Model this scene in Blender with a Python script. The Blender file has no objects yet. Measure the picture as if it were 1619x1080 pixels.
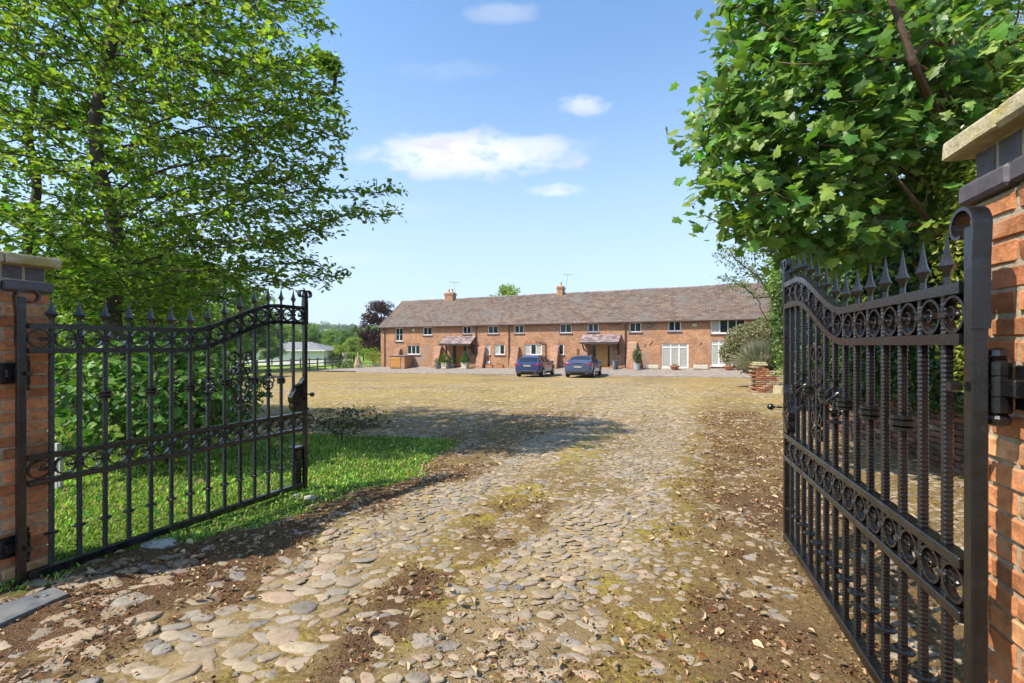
import bpy, math, random
import numpy as np
from mathutils import Vector, Matrix
R = math.radians
rng = np.random.default_rng(7)
random.seed(7)
scene = bpy.context.scene
COL = scene.collection
CAMZ, F, CX, HZ = 1.5, 720.0, 809.5, 547.0     # eye height, focal length in photo pixels, principal column, horizon row

def at(x, y, Y):
    return Vector(((x - CX) / F * Y, Y, CAMZ - (y - HZ) / F * Y))

# ------------------------------------------------------------------ numpy noise
def _h(ix, iy, s):
    v = np.sin(ix * 127.1 + iy * 311.7 + s * 74.7) * 43758.5453
    return v - np.floor(v)
def vnoise(x, y, s=0):
    x = np.asarray(x, float); y = np.asarray(y, float)
    ix, iy = np.floor(x), np.floor(y); fx, fy = x - ix, y - iy
    fx = fx * fx * (3 - 2 * fx); fy = fy * fy * (3 - 2 * fy)
    a, b, c, d = _h(ix, iy, s), _h(ix + 1, iy, s), _h(ix, iy + 1, s), _h(ix + 1, iy + 1, s)
    return (a * (1 - fx) + b * fx) * (1 - fy) + (c * (1 - fx) + d * fx) * fy
def fbm(x, y, s=0, o=4):
    t, a, n = 0.0, 0.5, 0.0
    for k in range(o):
        t = t + a * vnoise(np.asarray(x) * 2 ** k, np.asarray(y) * 2 ** k, s + k * 3); n += a; a *= .55
    return t / n
def sm(a, b, x):
    t = np.clip((np.asarray(x, float) - a) / (b - a), 0, 1)
    return t * t * (3 - 2 * t)

# ------------------------------------------------------------------ terrain
NX, NY = .427, .904                     # direction away from the camera, square to the house front
HQ = 35.8                               # house front plane: q = HQ
def dhouse(u): return 2.1 + (np.clip(u, -34, 3) + 31.5) * (-.48 / 31.5)
def drop(X, Y):
    X = np.asarray(X, float); Y = np.asarray(Y, float)
    q = NX * X + NY * Y; u = NY * X - NX * Y
    dh = dhouse(u); de = dh + .40
    d = 1.48 + np.clip((q - 2.5) / (32.4 - 2.5), 0, 1) * (de - 1.48)
    d = np.where(q > 32.4, de - np.clip((q - 32.4) / 3.4, 0, 1) * (de - dh), d)
    d = np.where(q > 36, dh + (q - 36) * .012, d)
    left = sm(-12, -20, X) * sm(15, 35, Y)
    d = d * (1 - left) + left * (2.45 + np.clip((Y - 40), 0, 200) * .008)
    return d
def gz(X, Y): return CAMZ - drop(X, Y)
def ground_at(x, y):                    # where the ray through photo pixel (x, y) meets the ground
    Y = 3.0
    for _ in range(60):
        Y = .5 * Y + .5 * F * float(drop((x - CX) / F * Y, Y)) / (y - HZ)
    return Vector(((x - CX) / F * Y, Y, float(gz((x - CX) / F * Y, Y))))

def masks(X, Y):
    X = np.asarray(X, float); Y = np.asarray(Y, float)
    s = .917 * (X - .75) - .4 * (Y - 2)
    n1 = fbm(X * 1.1, Y * 1.1, 1); n2 = fbm(X * 3.7, Y * 3.7, 5); n3 = fbm(X * .35, Y * .35, 9)
    n4 = fbm(X * 11, Y * 11, 13, 3)
    sj = s + (n1 - .5) * .8 + (n2 - .5) * .45 + (n4 - .5) * .35
    xl = np.interp(Y, [8, 36, 56, 80], [-6.3, -20.9, -19.8, -15])
    far = sm(9.5, 14, Y)
    lawn = sm(-3.0, -3.2, sj + .75 * sm(4.0, 2.9, Y) + 0.42 * sm(5.0, 8.2, Y)) * (1 - sm(7.5, 8.0, Y + (n1 - .5) * .8))
    meadow = np.maximum(sm(0, -1.0, X - xl + (n1 - .5) * 2) * sm(7.5, 8.5, Y), sm(-7, -9, X) * sm(1, 3, Y) * sm(14, 11, Y))
    q = NX * X + NY * Y; u = NY * X - NX * Y
    meadow = np.maximum(meadow, sm(44, 46, q) * np.ones_like(X))
    meadow = np.maximum(meadow, sm(-39, -41, u + (n1 - .5) * 3) * sm(30, 34, q))
    grass = np.clip(np.maximum(lawn, meadow), 0, 1)
    lit = sm(-4.4, -3.9, sj) * sm(-2.35, -2.8, sj) * (1 - .8 * sm(4.8, 7, Y))
    lit = np.maximum(lit, sm(-1.85, -1.55, sj) * sm(-1.15, -1.4, sj) * sm(.40, .52, n1) * (1 - sm(3.6, 5, Y)))
    lit = np.maximum(lit, sm(-.35, .45, sj) * (.35 + .6 * sm(.40, .60, n2 * .6 + n1 * .4)) * (1 - .35 * sm(4.5, 9, Y)) * (1 - .75 * sm(10, 22, Y)) * (1 - .8 * sm(.95, 1.7, sj)))
    lit = np.maximum(lit, sm(.5, .62, n1) * .5 * sm(-3, -2.3, sj) * sm(3.2, 2.2, Y))
    bank = sm(.35, .55, n2) * sm(9.2, 9.5, Y + n1) * sm(10.6, 10.1, Y + n1) * sm(-2.0, -2.8, X)
    lit = np.maximum(lit, bank)
    moss = sm(.48, .62, n2 * .5 + n1 * .5) * (sm(-2.0, -1.6, sj) * sm(-1.0, -1.4, sj) + sm(-2.9, -2.6, sj) * sm(-2.1, -2.5, sj) + .8 * sm(-.35, -.1, sj) * sm(.4, .1, sj) + .4 * sm(.5, .6, n3))
    moss = np.clip(moss, 0, 1) * (1 - far) + np.maximum(far, sm(7.6, 8.4, Y) * sm(-1.2, -2.2, X)) * sm(.38, .58, n3 * .5 + n2 * .2 + n1 * .3) * .72
    sand = np.maximum(sm(.55, .2, np.abs(sj + .72)), sm(.5, .15, np.abs(sj + 2.25))) * (1 - .5 * far)
    sand = np.maximum(sand * sm(.38, .62, n2 * .5 + n1 * .5 + .05), far * .5)
    band = np.exp(-((X - np.interp(Y, [7, 12, 20, 34], [1.3, 2.9, 4.6, 3.2])) / (1.0 + .05 * Y)) ** 2) * sm(7, 11, Y) * (.5 + n2)
    moss = moss * (1 - .8 * np.clip(band, 0, 1)); sand = np.clip(sand + .4 * band, 0, 1)
    moss = moss * (1 - .5 * sand); lit = np.clip(lit * (1 - grass), 0, 1)
    return dict(s=s, grass=grass, lit=lit, moss=moss * (1 - grass), sand=sand * (1 - grass), far=far, lawn=lawn)

# ------------------------------------------------------------------ mesh helpers
def np_mesh(name, V, groups, mats, cols=None, smooth=False, midx=None):
    """groups: list of (M,k) index arrays; cols: (faces,3) colours in the same order"""
    me = bpy.data.meshes.new(name)
    V = np.asarray(V, np.float32)
    me.vertices.add(len(V)); me.vertices.foreach_set('co', V.ravel())
    loops = np.concatenate([np.asarray(g, np.int32).ravel() for g in groups])
    tot = np.concatenate([np.full(len(g), np.asarray(g).shape[1], np.int32) for g in groups])
    st = np.concatenate([[0], np.cumsum(tot)[:-1]]).astype(np.int32)
    me.loops.add(len(loops)); me.loops.foreach_set('vertex_index', loops)
    me.polygons.add(len(tot)); me.polygons.foreach_set('loop_start', st)
    try: me.polygons.foreach_set('loop_total', tot)
    except Exception: pass
    if midx is not None: me.polygons.foreach_set('material_index', np.asarray(midx, np.int32))
    me.polygons.foreach_set('use_smooth', np.full(len(tot), bool(smooth)))
    if cols is not None:
        a = me.attributes.new('Col', 'FLOAT_COLOR', 'FACE')
        c = np.ones((len(tot), 4), np.float32); c[:, :3] = cols
        a.data.foreach_set('color', c.ravel())
    for m in (mats if isinstance(mats, (list, tuple)) else [mats]): me.materials.append(m)
    me.update(calc_edges=True)
    return me

def link(name, me, parent=None, loc=None, rotz=0):
    o = bpy.data.objects.new(name, me); COL.objects.link(o)
    if parent is not None: o.parent = parent
    if loc is not None: o.location = loc
    if rotz: o.rotation_euler = (0, 0, rotz)
    return o
def tag(o, label=None, cat=None, group=None, kind=None):
    if label: o['label'] = label
    if cat: o['category'] = cat
    if group: o['group'] = group
    if kind: o['kind'] = kind
    return o
def empty(name, loc, rotz=0, label=None, cat=None, group=None):
    o = link(name, None, None, loc, rotz); o.empty_display_size = .2
    return tag(o, label, cat, group)
def kids(o): return [c for c in bpy.data.objects if c.parent == o]
def copy_tree(o, parent=None):
    c = o.copy(); COL.objects.link(c); c.parent = parent
    for ch in kids(o): copy_tree(ch, c)
    return c

CH_F = None
def _chamf():
    idx = {}; sg = []
    for sx in (-1, 1):
        for sy in (-1, 1):
            for sz in (-1, 1):
                for ax in range(3): idx[(sx, sy, sz, ax)] = len(sg); sg.append((sx, sy, sz, ax))
    F_ = []
    def o(s, ax): return [t for t in range(3) if t != ax]
    for ax in range(3):
        a, b = o(None, ax)
        for s in (-1, 1):
            q = []
            for (p, r) in ((-1, -1), (1, -1), (1, 1), (-1, 1)):
                k = [0, 0, 0]; k[ax] = s; k[a] = p; k[b] = r; q.append(idx[(*k, ax)])
            F_.append(q)
    for ax in range(3):
        a, b = o(None, ax)
        for p in (-1, 1):
            for r in (-1, 1):
                k0 = [0, 0, 0]; k1 = [0, 0, 0]; k0[ax] = -1; k1[ax] = 1
                for k in (k0, k1): k[a] = p; k[b] = r
                F_.append([idx[(*k0, a)], idx[(*k0, b)], idx[(*k1, b)], idx[(*k1, a)]])
    for sx in (-1, 1):
        for sy in (-1, 1):
            for sz in (-1, 1): F_.append([idx[(sx, sy, sz, t)] for t in range(3)])
    sg = np.array(sg)
    H = np.array([1., 1., 1.]); P = sg[:, :3] * (H - .2); P[np.arange(24), sg[:, 3]] = sg[np.arange(24), sg[:, 3]]
    out = []
    for f in F_:
        p = P[f]; n = np.cross(p[1] - p[0], p[2] - p[0])
        out.append(f if np.dot(n, p.mean(0)) > 0 else f[::-1])
    return sg, out
CSG, CFA = _chamf()

class MB:
    def __init__(s): s.v = []; s.f = []; s.m = []; s.c = []; s.n = 0
    def add(s, V, Fc, mat=0, col=(1, 1, 1)):
        V = np.asarray(V, float).reshape(-1, 3); s.v.append(V)
        for f in Fc: s.f.append([i + s.n for i in f]); s.m.append(mat); s.c.append(col)
        s.n += len(V); return s
    def box(s, c, d, rz=0, mat=0, col=(1, 1, 1), ch=None, jit=0, M=None):
        h = np.array(d, float) / 2
        if ch is None: ch = min(h) * .12
        ch = min(ch, min(h) * .9)
        P = CSG[:, :3] * (h - ch); ar = np.arange(24); P[ar, CSG[:, 3]] = CSG[ar, CSG[:, 3]] * h[CSG[:, 3]]
        if jit: P = P + rng.normal(0, jit, P.shape)
        if M is not None: P = P @ np.array(M.to_3x3()).T
        elif rz:
            ca, sa = math.cos(rz), math.sin(rz); P = P @ np.array([[ca, sa, 0], [-sa, ca, 0], [0, 0, 1]])
        return s.add(P + np.array(c, float), CFA, mat, col)
    def bar(s, a, b, w, h, mat=0, col=(1, 1, 1), up=(0, 0, 1), ch=None):      # box from a to b, w across, h along up
        a = Vector(a); b = Vector(b); x = (b - a); L = x.length; x.normalize()
        y = Vector(up).cross(x).normalized(); z = x.cross(y)
        M = Matrix((x, y, z)).transposed()
        return s.box((a + b) / 2, (L, w, h), M=M, mat=mat, col=col, ch=ch)
    def sweep(s, pts, prof, normal=(0, 1, 0), closed=False, mat=0, col=(1, 1, 1), scl=None):
        """prof: (k,2) section in (in-plane side, normal) axes, path lies in a plane with that normal"""
        P = np.asarray(pts, float); N = len(P); n = np.array(normal, float)
        if closed: T = np.roll(P, -1, 0) - np.roll(P, 1, 0)
        else: T = np.gradient(P, axis=0)
        T /= np.linalg.norm(T, axis=1)[:, None] + 1e-9
        S = np.cross(n, T); S /= np.linalg.norm(S, axis=1)[:, None] + 1e-9
        prof = np.asarray(prof, float); k = len(prof); V = np.zeros((N, k, 3))
        for i in range(N):
            q = prof * (scl[i] if scl is not None else 1)
            V[i] = P[i] + q[:, :1] * S[i] + q[:, 1:] * n
        Fc = []
        for i in range(N if closed else N - 1):
            j = (i + 1) % N
            for a in range(k): Fc.append([i * k + a, j * k + a, j * k + (a + 1) % k, i * k + (a + 1) % k])
        if not closed: Fc += [list(range(k)), list(range((N - 1) * k, N * k))[::-1]]
        return s.add(V, Fc, mat, col)
    def tube(s, pts, r, n=6, mat=0, col=(1, 1, 1), cap=True):
        P = np.asarray(pts, float); N = len(P); r = np.broadcast_to(np.asarray(r, float), (N,))
        T = np.gradient(P, axis=0); T /= np.linalg.norm(T, axis=1)[:, None] + 1e-9
        ref = np.array([.31, .17, .93]) if abs(T[:, 2]).mean() < .8 else np.array([.95, .2, .1])
        A = np.cross(T, ref); A /= np.linalg.norm(A, axis=1)[:, None] + 1e-9; B = np.cross(T, A)
        th = np.arange(n) / n * 2 * math.pi
        V = P[:, None] + r[:, None, None] * (np.cos(th)[None, :, None] * A[:, None] + np.sin(th)[None, :, None] * B[:, None])
        Fc = [[i * n + a, i * n + (a + 1) % n, (i + 1) * n + (a + 1) % n, (i + 1) * n + a] for i in range(N - 1) for a in range(n)]
        if cap: Fc += [list(range(n))[::-1], list(range((N - 1) * n, N * n))]
        return s.add(V, Fc, mat, col)
    def lathe(s, prof, o=(0, 0, 0), n=12, mat=0, col=(1, 1, 1), axis='z', jit=0, sq=(1, 1), tw=1):
        prof = np.asarray(prof, float); N = len(prof); th = np.arange(n) / n * 2 * math.pi + tw * math.pi / n
        V = np.zeros((N, n, 3)); V[..., 0] = prof[:, :1] * np.cos(th) * sq[0]; V[..., 1] = prof[:, :1] * np.sin(th) * sq[1]; V[..., 2] = prof[:, 1:]
        if axis == 'x': V = V[..., [2, 0, 1]]
        if axis == 'y': V = V[..., [1, 2, 0]]
        if jit: V = V + rng.normal(0, jit, V.shape)
        Fc = [[i * n + a, i * n + (a + 1) % n, (i + 1) * n + (a + 1) % n, (i + 1) * n + a] for i in range(N - 1) for a in range(n)]
        Fc += [list(range(n))[::-1], list(range((N - 1) * n, N * n))]
        return s.add(V + np.array(o, float), Fc, mat, col)
    def prism(s, poly, vec, mat=0, col=(1, 1, 1)):                          # 3D polygon extruded along vec
        P = np.asarray(poly, float); k = len(P); V = np.vstack([P, P + np.array(vec, float)])
        Fc = [list(range(k))[::-1], list(range(k, 2 * k))] + [[a, (a + 1) % k, k + (a + 1) % k, k + a] for a in range(k)]
        return s.add(V, Fc, mat, col)
    def build(s, name, mats, parent=None, loc=None, rotz=0, smooth=False):
        V = np.vstack(s.v); by = {}
        for i, f in enumerate(s.f): by.setdefault(len(f), []).append(i)
        gr = []; mi = []; co = []
        for k, ii in by.items():
            gr.append(np.array([s.f[i] for i in ii])); mi += [s.m[i] for i in ii]; co += [s.c[i] for i in ii]
        me = np_mesh(name, V, gr, mats, np.array(co, float), smooth, mi)
        return link(name, me, parent, loc, rotz)

# ------------------------------------------------------------------ materials
def mat(name):
    m = bpy.data.materials.new(name); m.use_nodes = True
    nt = m.node_tree; b = nt.nodes['Principled BSDF']
    return m, nt, b
def node(nt, t, **kw):
    n = nt.nodes.new(t)
    for k, v in kw.items():
        if k in n.inputs: n.inputs[k].default_value = v
        else: setattr(n, k, v)
    return n
def objco(nt): return node(nt, 'ShaderNodeTexCoord').outputs['Object']
def noise(nt, scale, detail=4, rough=.55, co=None, out='Fac'):
    n = node(nt, 'ShaderNodeTexNoise'); n.inputs['Scale'].default_value = scale; n.inputs['Detail'].default_value = detail; n.inputs['Roughness'].default_value = rough
    nt.links.new(co if co is not None else objco(nt), n.inputs['Vector']); return n.outputs[out]
def ramp(nt, fac, stops):
    r = node(nt, 'ShaderNodeValToRGB'); e = r.color_ramp.elements
    while len(e) < len(stops): e.new(.5)
    for el, (p, c) in zip(e, stops):
        el.position = p; el.color = (*c, 1) if len(c) == 3 else c
    nt.links.new(fac, r.inputs['Fac']); return r.outputs['Color']
def mix(nt, fac, a, b, mode='MIX'):
    n = node(nt, 'ShaderNodeMix', data_type='RGBA', blend_type=mode)
    for sock, v in ((n.inputs[0], fac), (n.inputs[6], a), (n.inputs[7], b)):
        if hasattr(v, 'is_linked'): nt.links.new(v, sock)
        elif isinstance(v, (int, float)): sock.default_value = v
        else: sock.default_value = (*v, 1)
    return n.outputs[2]
def mth(nt, op, a, b=None, c=None, clamp=False):
    n = node(nt, 'ShaderNodeMath', operation=op, use_clamp=clamp)
    for i, v in enumerate((a, b, c)):
        if v is None: continue
        if hasattr(v, 'is_linked'): nt.links.new(v, n.inputs[i])
        else: n.inputs[i].default_value = v
    return n.outputs[0]
def mrange(nt, v, a, b, c=0., d=1.):
    n = node(nt, 'ShaderNodeMapRange', interpolation_type='SMOOTHSTEP')
    nt.links.new(v, n.inputs[0]); n.inputs[1].default_value = a; n.inputs[2].default_value = b; n.inputs[3].default_value = c; n.inputs[4].default_value = d
    return n.outputs[0]
def bump(nt, b, h, strength=.5, dist=.01):
    n = node(nt, 'ShaderNodeBump'); n.inputs['Strength'].default_value = strength; n.inputs['Distance'].default_value = dist
    nt.links.new(h, n.inputs['Height']); nt.links.new(n.outputs[0], b.inputs['Normal'])
def attr(nt, name='Col'):
    n = node(nt, 'ShaderNodeAttribute'); n.attribute_name = name; return n.outputs['Color']
def simple(name, col, rough=.6, metal=0, spec=.5, var=.25, scale=12, bstr=0, bscale=60, bdist=.005, usecol=False, coat=0):
    m, nt, b = mat(name)
    c2 = tuple(min(1, x * (1 + var)) for x in col); c1 = tuple(x * (1 - var) for x in col)
    c = ramp(nt, noise(nt, scale), [(.3, c1), (.7, c2)])
    if usecol: c = mix(nt, 1.0, c, attr(nt), 'MULTIPLY')
    nt.links.new(c, b.inputs['Base Color'])
    b.inputs['Roughness'].default_value = rough; b.inputs['Metallic'].default_value = metal; b.inputs['Specular IOR Level'].default_value = spec
    if coat: b.inputs['Coat Weight'].default_value = coat; b.inputs['Coat Roughness'].default_value = .03
    if bstr: bump(nt, b, noise(nt, bscale, 6), bstr, bdist)
    return m
def leafmat(name, trans=.4, rough=.5, spec=.35, tint=(1.15, 1.25, .55)):
    m, nt, b = mat(name)
    c = attr(nt)
    nt.links.new(c, b.inputs['Base Color']); b.inputs['Roughness'].default_value = rough; b.inputs['Specular IOR Level'].default_value = spec
    t = node(nt, 'ShaderNodeBsdfTranslucent'); nt.links.new(mix(nt, 1.0, c, tint, 'MULTIPLY'), t.inputs['Color'])
    mx = node(nt, 'ShaderNodeMixShader'); mx.inputs[0].default_value = trans
    nt.links.new(b.outputs[0], mx.inputs[1]); nt.links.new(t.outputs[0], mx.inputs[2])
    nt.links.new(mx.outputs[0], nt.nodes['Material Output'].inputs['Surface'])
    return m

def brickmat(name, cols, mortar, scale_u='xz', rough=.85, rowh=.075, bw=.225, patch=None):
    """cols: two brick colours; coordinate plane from the object's x+y and z"""
    m, nt, b = mat(name)
    co = objco(nt); sp = node(nt, 'ShaderNodeSeparateXYZ'); nt.links.new(co, sp.inputs[0])
    cb = node(nt, 'ShaderNodeCombineXYZ'); nt.links.new(mth(nt, 'ADD', sp.outputs[0], sp.outputs[1]), cb.inputs[0]); nt.links.new(sp.outputs[2], cb.inputs[1])
    br = node(nt, 'ShaderNodeTexBrick'); nt.links.new(cb.outputs[0], br.inputs['Vector'])
    br.inputs['Scale'].default_value = 1; br.inputs['Brick Width'].default_value = bw; br.inputs['Row Height'].default_value = rowh
    br.inputs['Mortar Size'].default_value = .006; br.inputs['Mortar Smooth'].default_value = .3; br.inputs['Bias'].default_value = 0
    br.inputs['Color1'].default_value = (*cols[0], 1); br.inputs['Color2'].default_value = (*cols[1], 1); br.inputs['Mortar'].default_value = (*mortar, 1)
    c = mix(nt, .75, br.outputs['Color'], ramp(nt, noise(nt, .9, 8, .7), [(.3, (.62, .58, .55)), (.5, (1, 1, 1)), (.72, (1.5, 1.4, 1.3))]), 'MULTIPLY')
    c = mix(nt, .45, c, ramp(nt, noise(nt, 9, 3), [(.32, (.55, .5, .5)), (.55, (1, 1, 1)), (.75, (1.35, 1.3, 1.25))]), 'MULTIPLY')
    if patch: c = mix(nt, mrange(nt, noise(nt, .33, 6, .65), .54, .68, 0, .75), c, patch)
    nt.links.new(c, b.inputs['Base Color']); b.inputs['Roughness'].default_value = rough; b.inputs['Specular IOR Level'].default_value = .2
    bump(nt, b, br.outputs['Fac'], -.4, .012)
    return m
# ------------------------------------------------------------------ camera, sun, sky
cam = bpy.data.cameras.new('camera'); cam.lens = 16.0; cam.sensor_width = 36.0; cam.clip_end = 6000; cam.clip_start = .05
cam.lens = F / 1619 * 36.0; cam.shift_y = (HZ - 540) / 1619
co_ = link('camera', None); bpy.data.objects.remove(co_)
camo = bpy.data.objects.new('camera', cam); COL.objects.link(camo); camo.location = (0, 0, CAMZ); camo.rotation_euler = (R(90), 0, 0)
scene.camera = camo
EL = R(51); AZ = math.atan2(-.92, -.38)                 # bearing of the sun, clockwise from +Y
L = Vector((math.sin(AZ) * math.cos(EL), math.cos(AZ) * math.cos(EL), math.sin(EL)))
sd = bpy.data.lights.new('sun', 'SUN'); sd.energy = 4.6; sd.angle = R(.53); sd.color = (1, .94, .84)
so = link('sun', sd); so.rotation_euler = (-L).to_track_quat('-Z', 'Y').to_euler(); so.location = (-20, -10, 30)
w = bpy.data.worlds.new('World'); scene.world = w; w.use_nodes = True; nt = w.node_tree
bg = nt.nodes['Background']; sky = node(nt, 'ShaderNodeTexSky', sky_type='NISHITA')
sky.sun_disc = False; sky.sun_elevation = EL; sky.sun_rotation = AZ; sky.air_density = 1.0; sky.dust_density = .7; sky.ozone_density = 1.6; sky.altitude = 50
bg.inputs['Strength'].default_value = .145
# fair-weather clouds as directions on the sky: position along the bearing (x/y) and height (z/y)
g = node(nt, 'ShaderNodeTexCoord').outputs['Generated']
sp = node(nt, 'ShaderNodeSeparateXYZ'); nt.links.new(g, sp.inputs[0])
ym = mth(nt, 'MAXIMUM', sp.outputs[1], .02)
ca = mth(nt, 'DIVIDE', sp.outputs[0], ym); cz = mth(nt, 'DIVIDE', sp.outputs[2], ym)
cv = node(nt, 'ShaderNodeCombineXYZ'); nt.links.new(ca, cv.inputs[0]); nt.links.new(mth(nt, 'MULTIPLY', cz, 1.8), cv.inputs[1])
n1 = noise(nt, 9, 9, .62, cv.outputs[0]); n2 = noise(nt, 3.1, 6, .6, cv.outputs[0])
dens = None
for (px, py, hw, hh, k) in ((738, 244, 165, 36, 1.0), (690, 252, 90, 32, .9), (840, 232, 75, 20, .7), (925, 166, 44, 17, .62), (880, 300, 40, 12, .75), (795, 20, 55, 18, .3), (700, 112, 80, 18, .12), (560, 408, 70, 9, .16), (640, 330, 80, 10, .1)):
    dx = mth(nt, 'DIVIDE', mth(nt, 'SUBTRACT', ca, (px - CX) / F), hw / F); dz = mth(nt, 'DIVIDE', mth(nt, 'SUBTRACT', cz, (HZ - py) / F), hh / F)
    d = mth(nt, 'ADD', mth(nt, 'MULTIPLY', dx, dx), mth(nt, 'MULTIPLY', dz, dz))
    d = mth(nt, 'ADD', d, mth(nt, 'MULTIPLY', mth(nt, 'SUBTRACT', n1, .5), 4.6))
    d = mrange(nt, d, 1.45, -.25, 0, k)
    dens = d if dens is None else mth(nt, 'MAXIMUM', dens, d)
front = mrange(nt, sp.outputs[1], .05, .2)
thin = mth(nt, 'MULTIPLY', mrange(nt, n2, .55, .85), .10)
dens = mth(nt, 'MULTIPLY', mth(nt, 'MAXIMUM', dens, thin), front)
cc = ramp(nt, n1, [(.38, (3.6, 3.7, 4.1)), (.55, (5.2, 5.15, 5.1))])
haze = mrange(nt, sp.outputs[2], .62, -.05, .04, .86)
skyc = mix(nt, 1.0, sky.outputs[0], (.86, 1.12, 1.24), 'MULTIPLY')
skyc = mix(nt, haze, skyc, (3.2, 3.75, 4.6))
nt.links.new(mix(nt, dens, skyc, cc), bg.inputs['Color'])
scene.view_settings.view_transform = 'Standard'; scene.view_settings.look = 'None'; scene.view_settings.exposure = .72; scene.view_settings.gamma = 1
cy = scene.cycles; cy.max_bounces = 7; cy.diffuse_bounces = 5; cy.glossy_bounces = 2; cy.transmission_bounces = 4; cy.transparent_max_bounces = 6
cy.use_adaptive_sampling = True; cy.adaptive_threshold = .02; cy.sample_clamp_indirect = 6; cy.caustics_reflective = False; cy.caustics_refractive = False

# ------------------------------------------------------------------ ground
def axis(lo, hi, step, gro, end_lo, end_hi):
    mid = list(np.arange(lo, hi, step)); a = []; x = lo; s = step
    while x > end_lo: s *= gro; x -= s; a.append(x)
    b = []; x = mid[-1]; s = step
    while x < end_hi: s *= gro; x += s; b.append(x)
    return np.array(a[::-1] + mid + b)
gx = axis(-4.2, 4.2, .045, 1.045, -1500, 1500); gy = axis(1.3, 7.0, .045, 1.035, -150, 1700)
GX, GY = np.meshgrid(gx, gy); mk = masks(GX, GY)
q = NX * GX + NY * GY; u = NY * GX - NX * GY
Z = gz(GX, GY)
fine = sm(40, 12, GY)
Z += fine * ((fbm(GX * 1.7, GY * 1.7, 21) - .5) * .05 + (fbm(GX * 9, GY * 9, 22) - .5) * .018 + mk['lit'] * (fbm(GX * 5, GY * 5, 23) - .35) * .035 - mk['sand'] * .012)
Z -= ((q > 32.2) & (q < 48) & (u > -39.5) & (u < 10)) * .07
Z -= sm(150, 1500, GY) * 12
ny, nx = GX.shape; I = np.arange(nx * ny).reshape(ny, nx)
FQ = np.stack([I[:-1, :-1], I[:-1, 1:], I[1:, 1:], I[1:, :-1]], -1).reshape(-1, 4)
def gmat():
    m, nt, b = mat('courtyard_earth'); co = objco(nt)
    A = node(nt, 'ShaderNodeSeparateColor'); nt.links.new(attr(nt, 'M1'), A.inputs[0]); lit, moss, sand = A.outputs
    B = node(nt, 'ShaderNodeSeparateColor'); nt.links.new(attr(nt, 'M2'), B.inputs[0]); grass, far, dist = B.outputs
    nf = noise(nt, 42, 6, .65, co); nm = noise(nt, 7, 5, .6, co); nl = noise(nt, 1.6, 5, .6, co); nv = noise(nt, 160, 4, .7, co)
    soil = ramp(nt, nf, [(.3, (.075, .05, .018)), (.5, (.185, .128, .054)), (.7, (.33, .24, .12))])
    sandc = ramp(nt, nv, [(.3, (.21, .155, .085)), (.5, (.35, .265, .155)), (.7, (.49, .385, .24))])
    c = mix(nt, mth(nt, 'MULTIPLY', sand, mrange(nt, nm, .3, .6, .35, 1)), soil, sandc)
    mossc = ramp(nt, nf, [(.3, (.14, .11, .014)), (.5, (.29, .23, .035)), (.7, (.46, .36, .10))])
    c = mix(nt, mth(nt, 'MULTIPLY', moss, mrange(nt, noise(nt, 13, 5, .6, co), .38, .62, .2, .95)), c, mossc)
    # far cobbles: cells of stone in the same bed, where the stones are too small to be built
    vo = node(nt, 'ShaderNodeTexVoronoi', feature='F1'); vo.inputs['Scale'].default_value = 6.2; nt.links.new(co, vo.inputs['Vector'])
    rc = node(nt, 'ShaderNodeSeparateColor'); nt.links.new(vo.outputs['Color'], rc.inputs[0])
    st = ramp(nt, rc.outputs[0], [(.1, (.13, .11, .09)), (.4, (.27, .22, .15)), (.7, (.48, .40, .28)), (.95, (.34, .29, .24))])
    smk = mth(nt, 'MULTIPLY', mrange(nt, vo.outputs['Distance'], .5, .38), mth(nt, 'MULTIPLY', far, mrange(nt, nl, .35, .65, .1, .6)))
    c = mix(nt, smk, c, st)
    c = mix(nt, .75, c, ramp(nt, noise(nt, .42, 7, .68, co), [(.30, (.66, .62, .54)), (.46, (1, .97, .9)), (.62, (1.12, 1.02, .82)), (.75, (.85, .78, .6))]), 'MULTIPLY')  # broad mottling: mossy tones, and patches of shade painted into the earth colour
    c = mix(nt, mth(nt, 'MULTIPLY', far, .9), c, mix(nt, 1, c, ramp(nt, noise(nt, .16, 8, .72, co), [(.32, (.60, .56, .50)), (.47, (1, 1, 1)), (.60, (1.15, 1.05, .80)), (.72, (.8, .72, .55))]), 'MULTIPLY'))  # larger courtyard patches: the dark ones are shadows put into the colour
    litc = ramp(nt, nv, [(.3, (.022, .012, .007)), (.47, (.07, .037, .019)), (.58, (.17, .10, .052)), (.72, (.40, .28, .16))])
    c = mix(nt, mth(nt, 'MULTIPLY', lit, mrange(nt, nm, .28, .5, .55, 1)), c, litc)
    gc = ramp(nt, nf, [(.3, (.035, .075, .010)), (.7, (.10, .17, .025))])
    gfar = ramp(nt, noise(nt, .5, 6, .6, co), [(.3, (.15, .24, .035)), (.7, (.25, .33, .06))])
    c = mix(nt, grass, c, mix(nt, dist, gc, gfar))
    nt.links.new(c, b.inputs['Base Color']); b.inputs['Roughness'].default_value = .95; b.inputs['Specular IOR Level'].default_value = .1
    h = mth(nt, 'ADD', mth(nt, 'MULTIPLY', nf, .6), mth(nt, 'ADD', mth(nt, 'MULTIPLY', nv, .35), mth(nt, 'MULTIPLY', smk, .9)))
    bump(nt, b, h, .75, .02)
    return m
me = np_mesh('ground', np.stack([GX, GY, Z], -1).reshape(-1, 3), [FQ], gmat(), smooth=True)
for nm, ch in (('M1', ('lit', 'moss', 'sand')), ('M2', ('grass', 'far', None))):
    a = me.attributes.new(nm, 'FLOAT_COLOR', 'POINT'); c = np.ones((nx * ny, 4), np.float32)
    for i, k in enumerate(ch): c[:, i] = (mk[k] if k else sm(10, 25, GY)).ravel()
    a.data.foreach_set('color', c.ravel())
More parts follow.
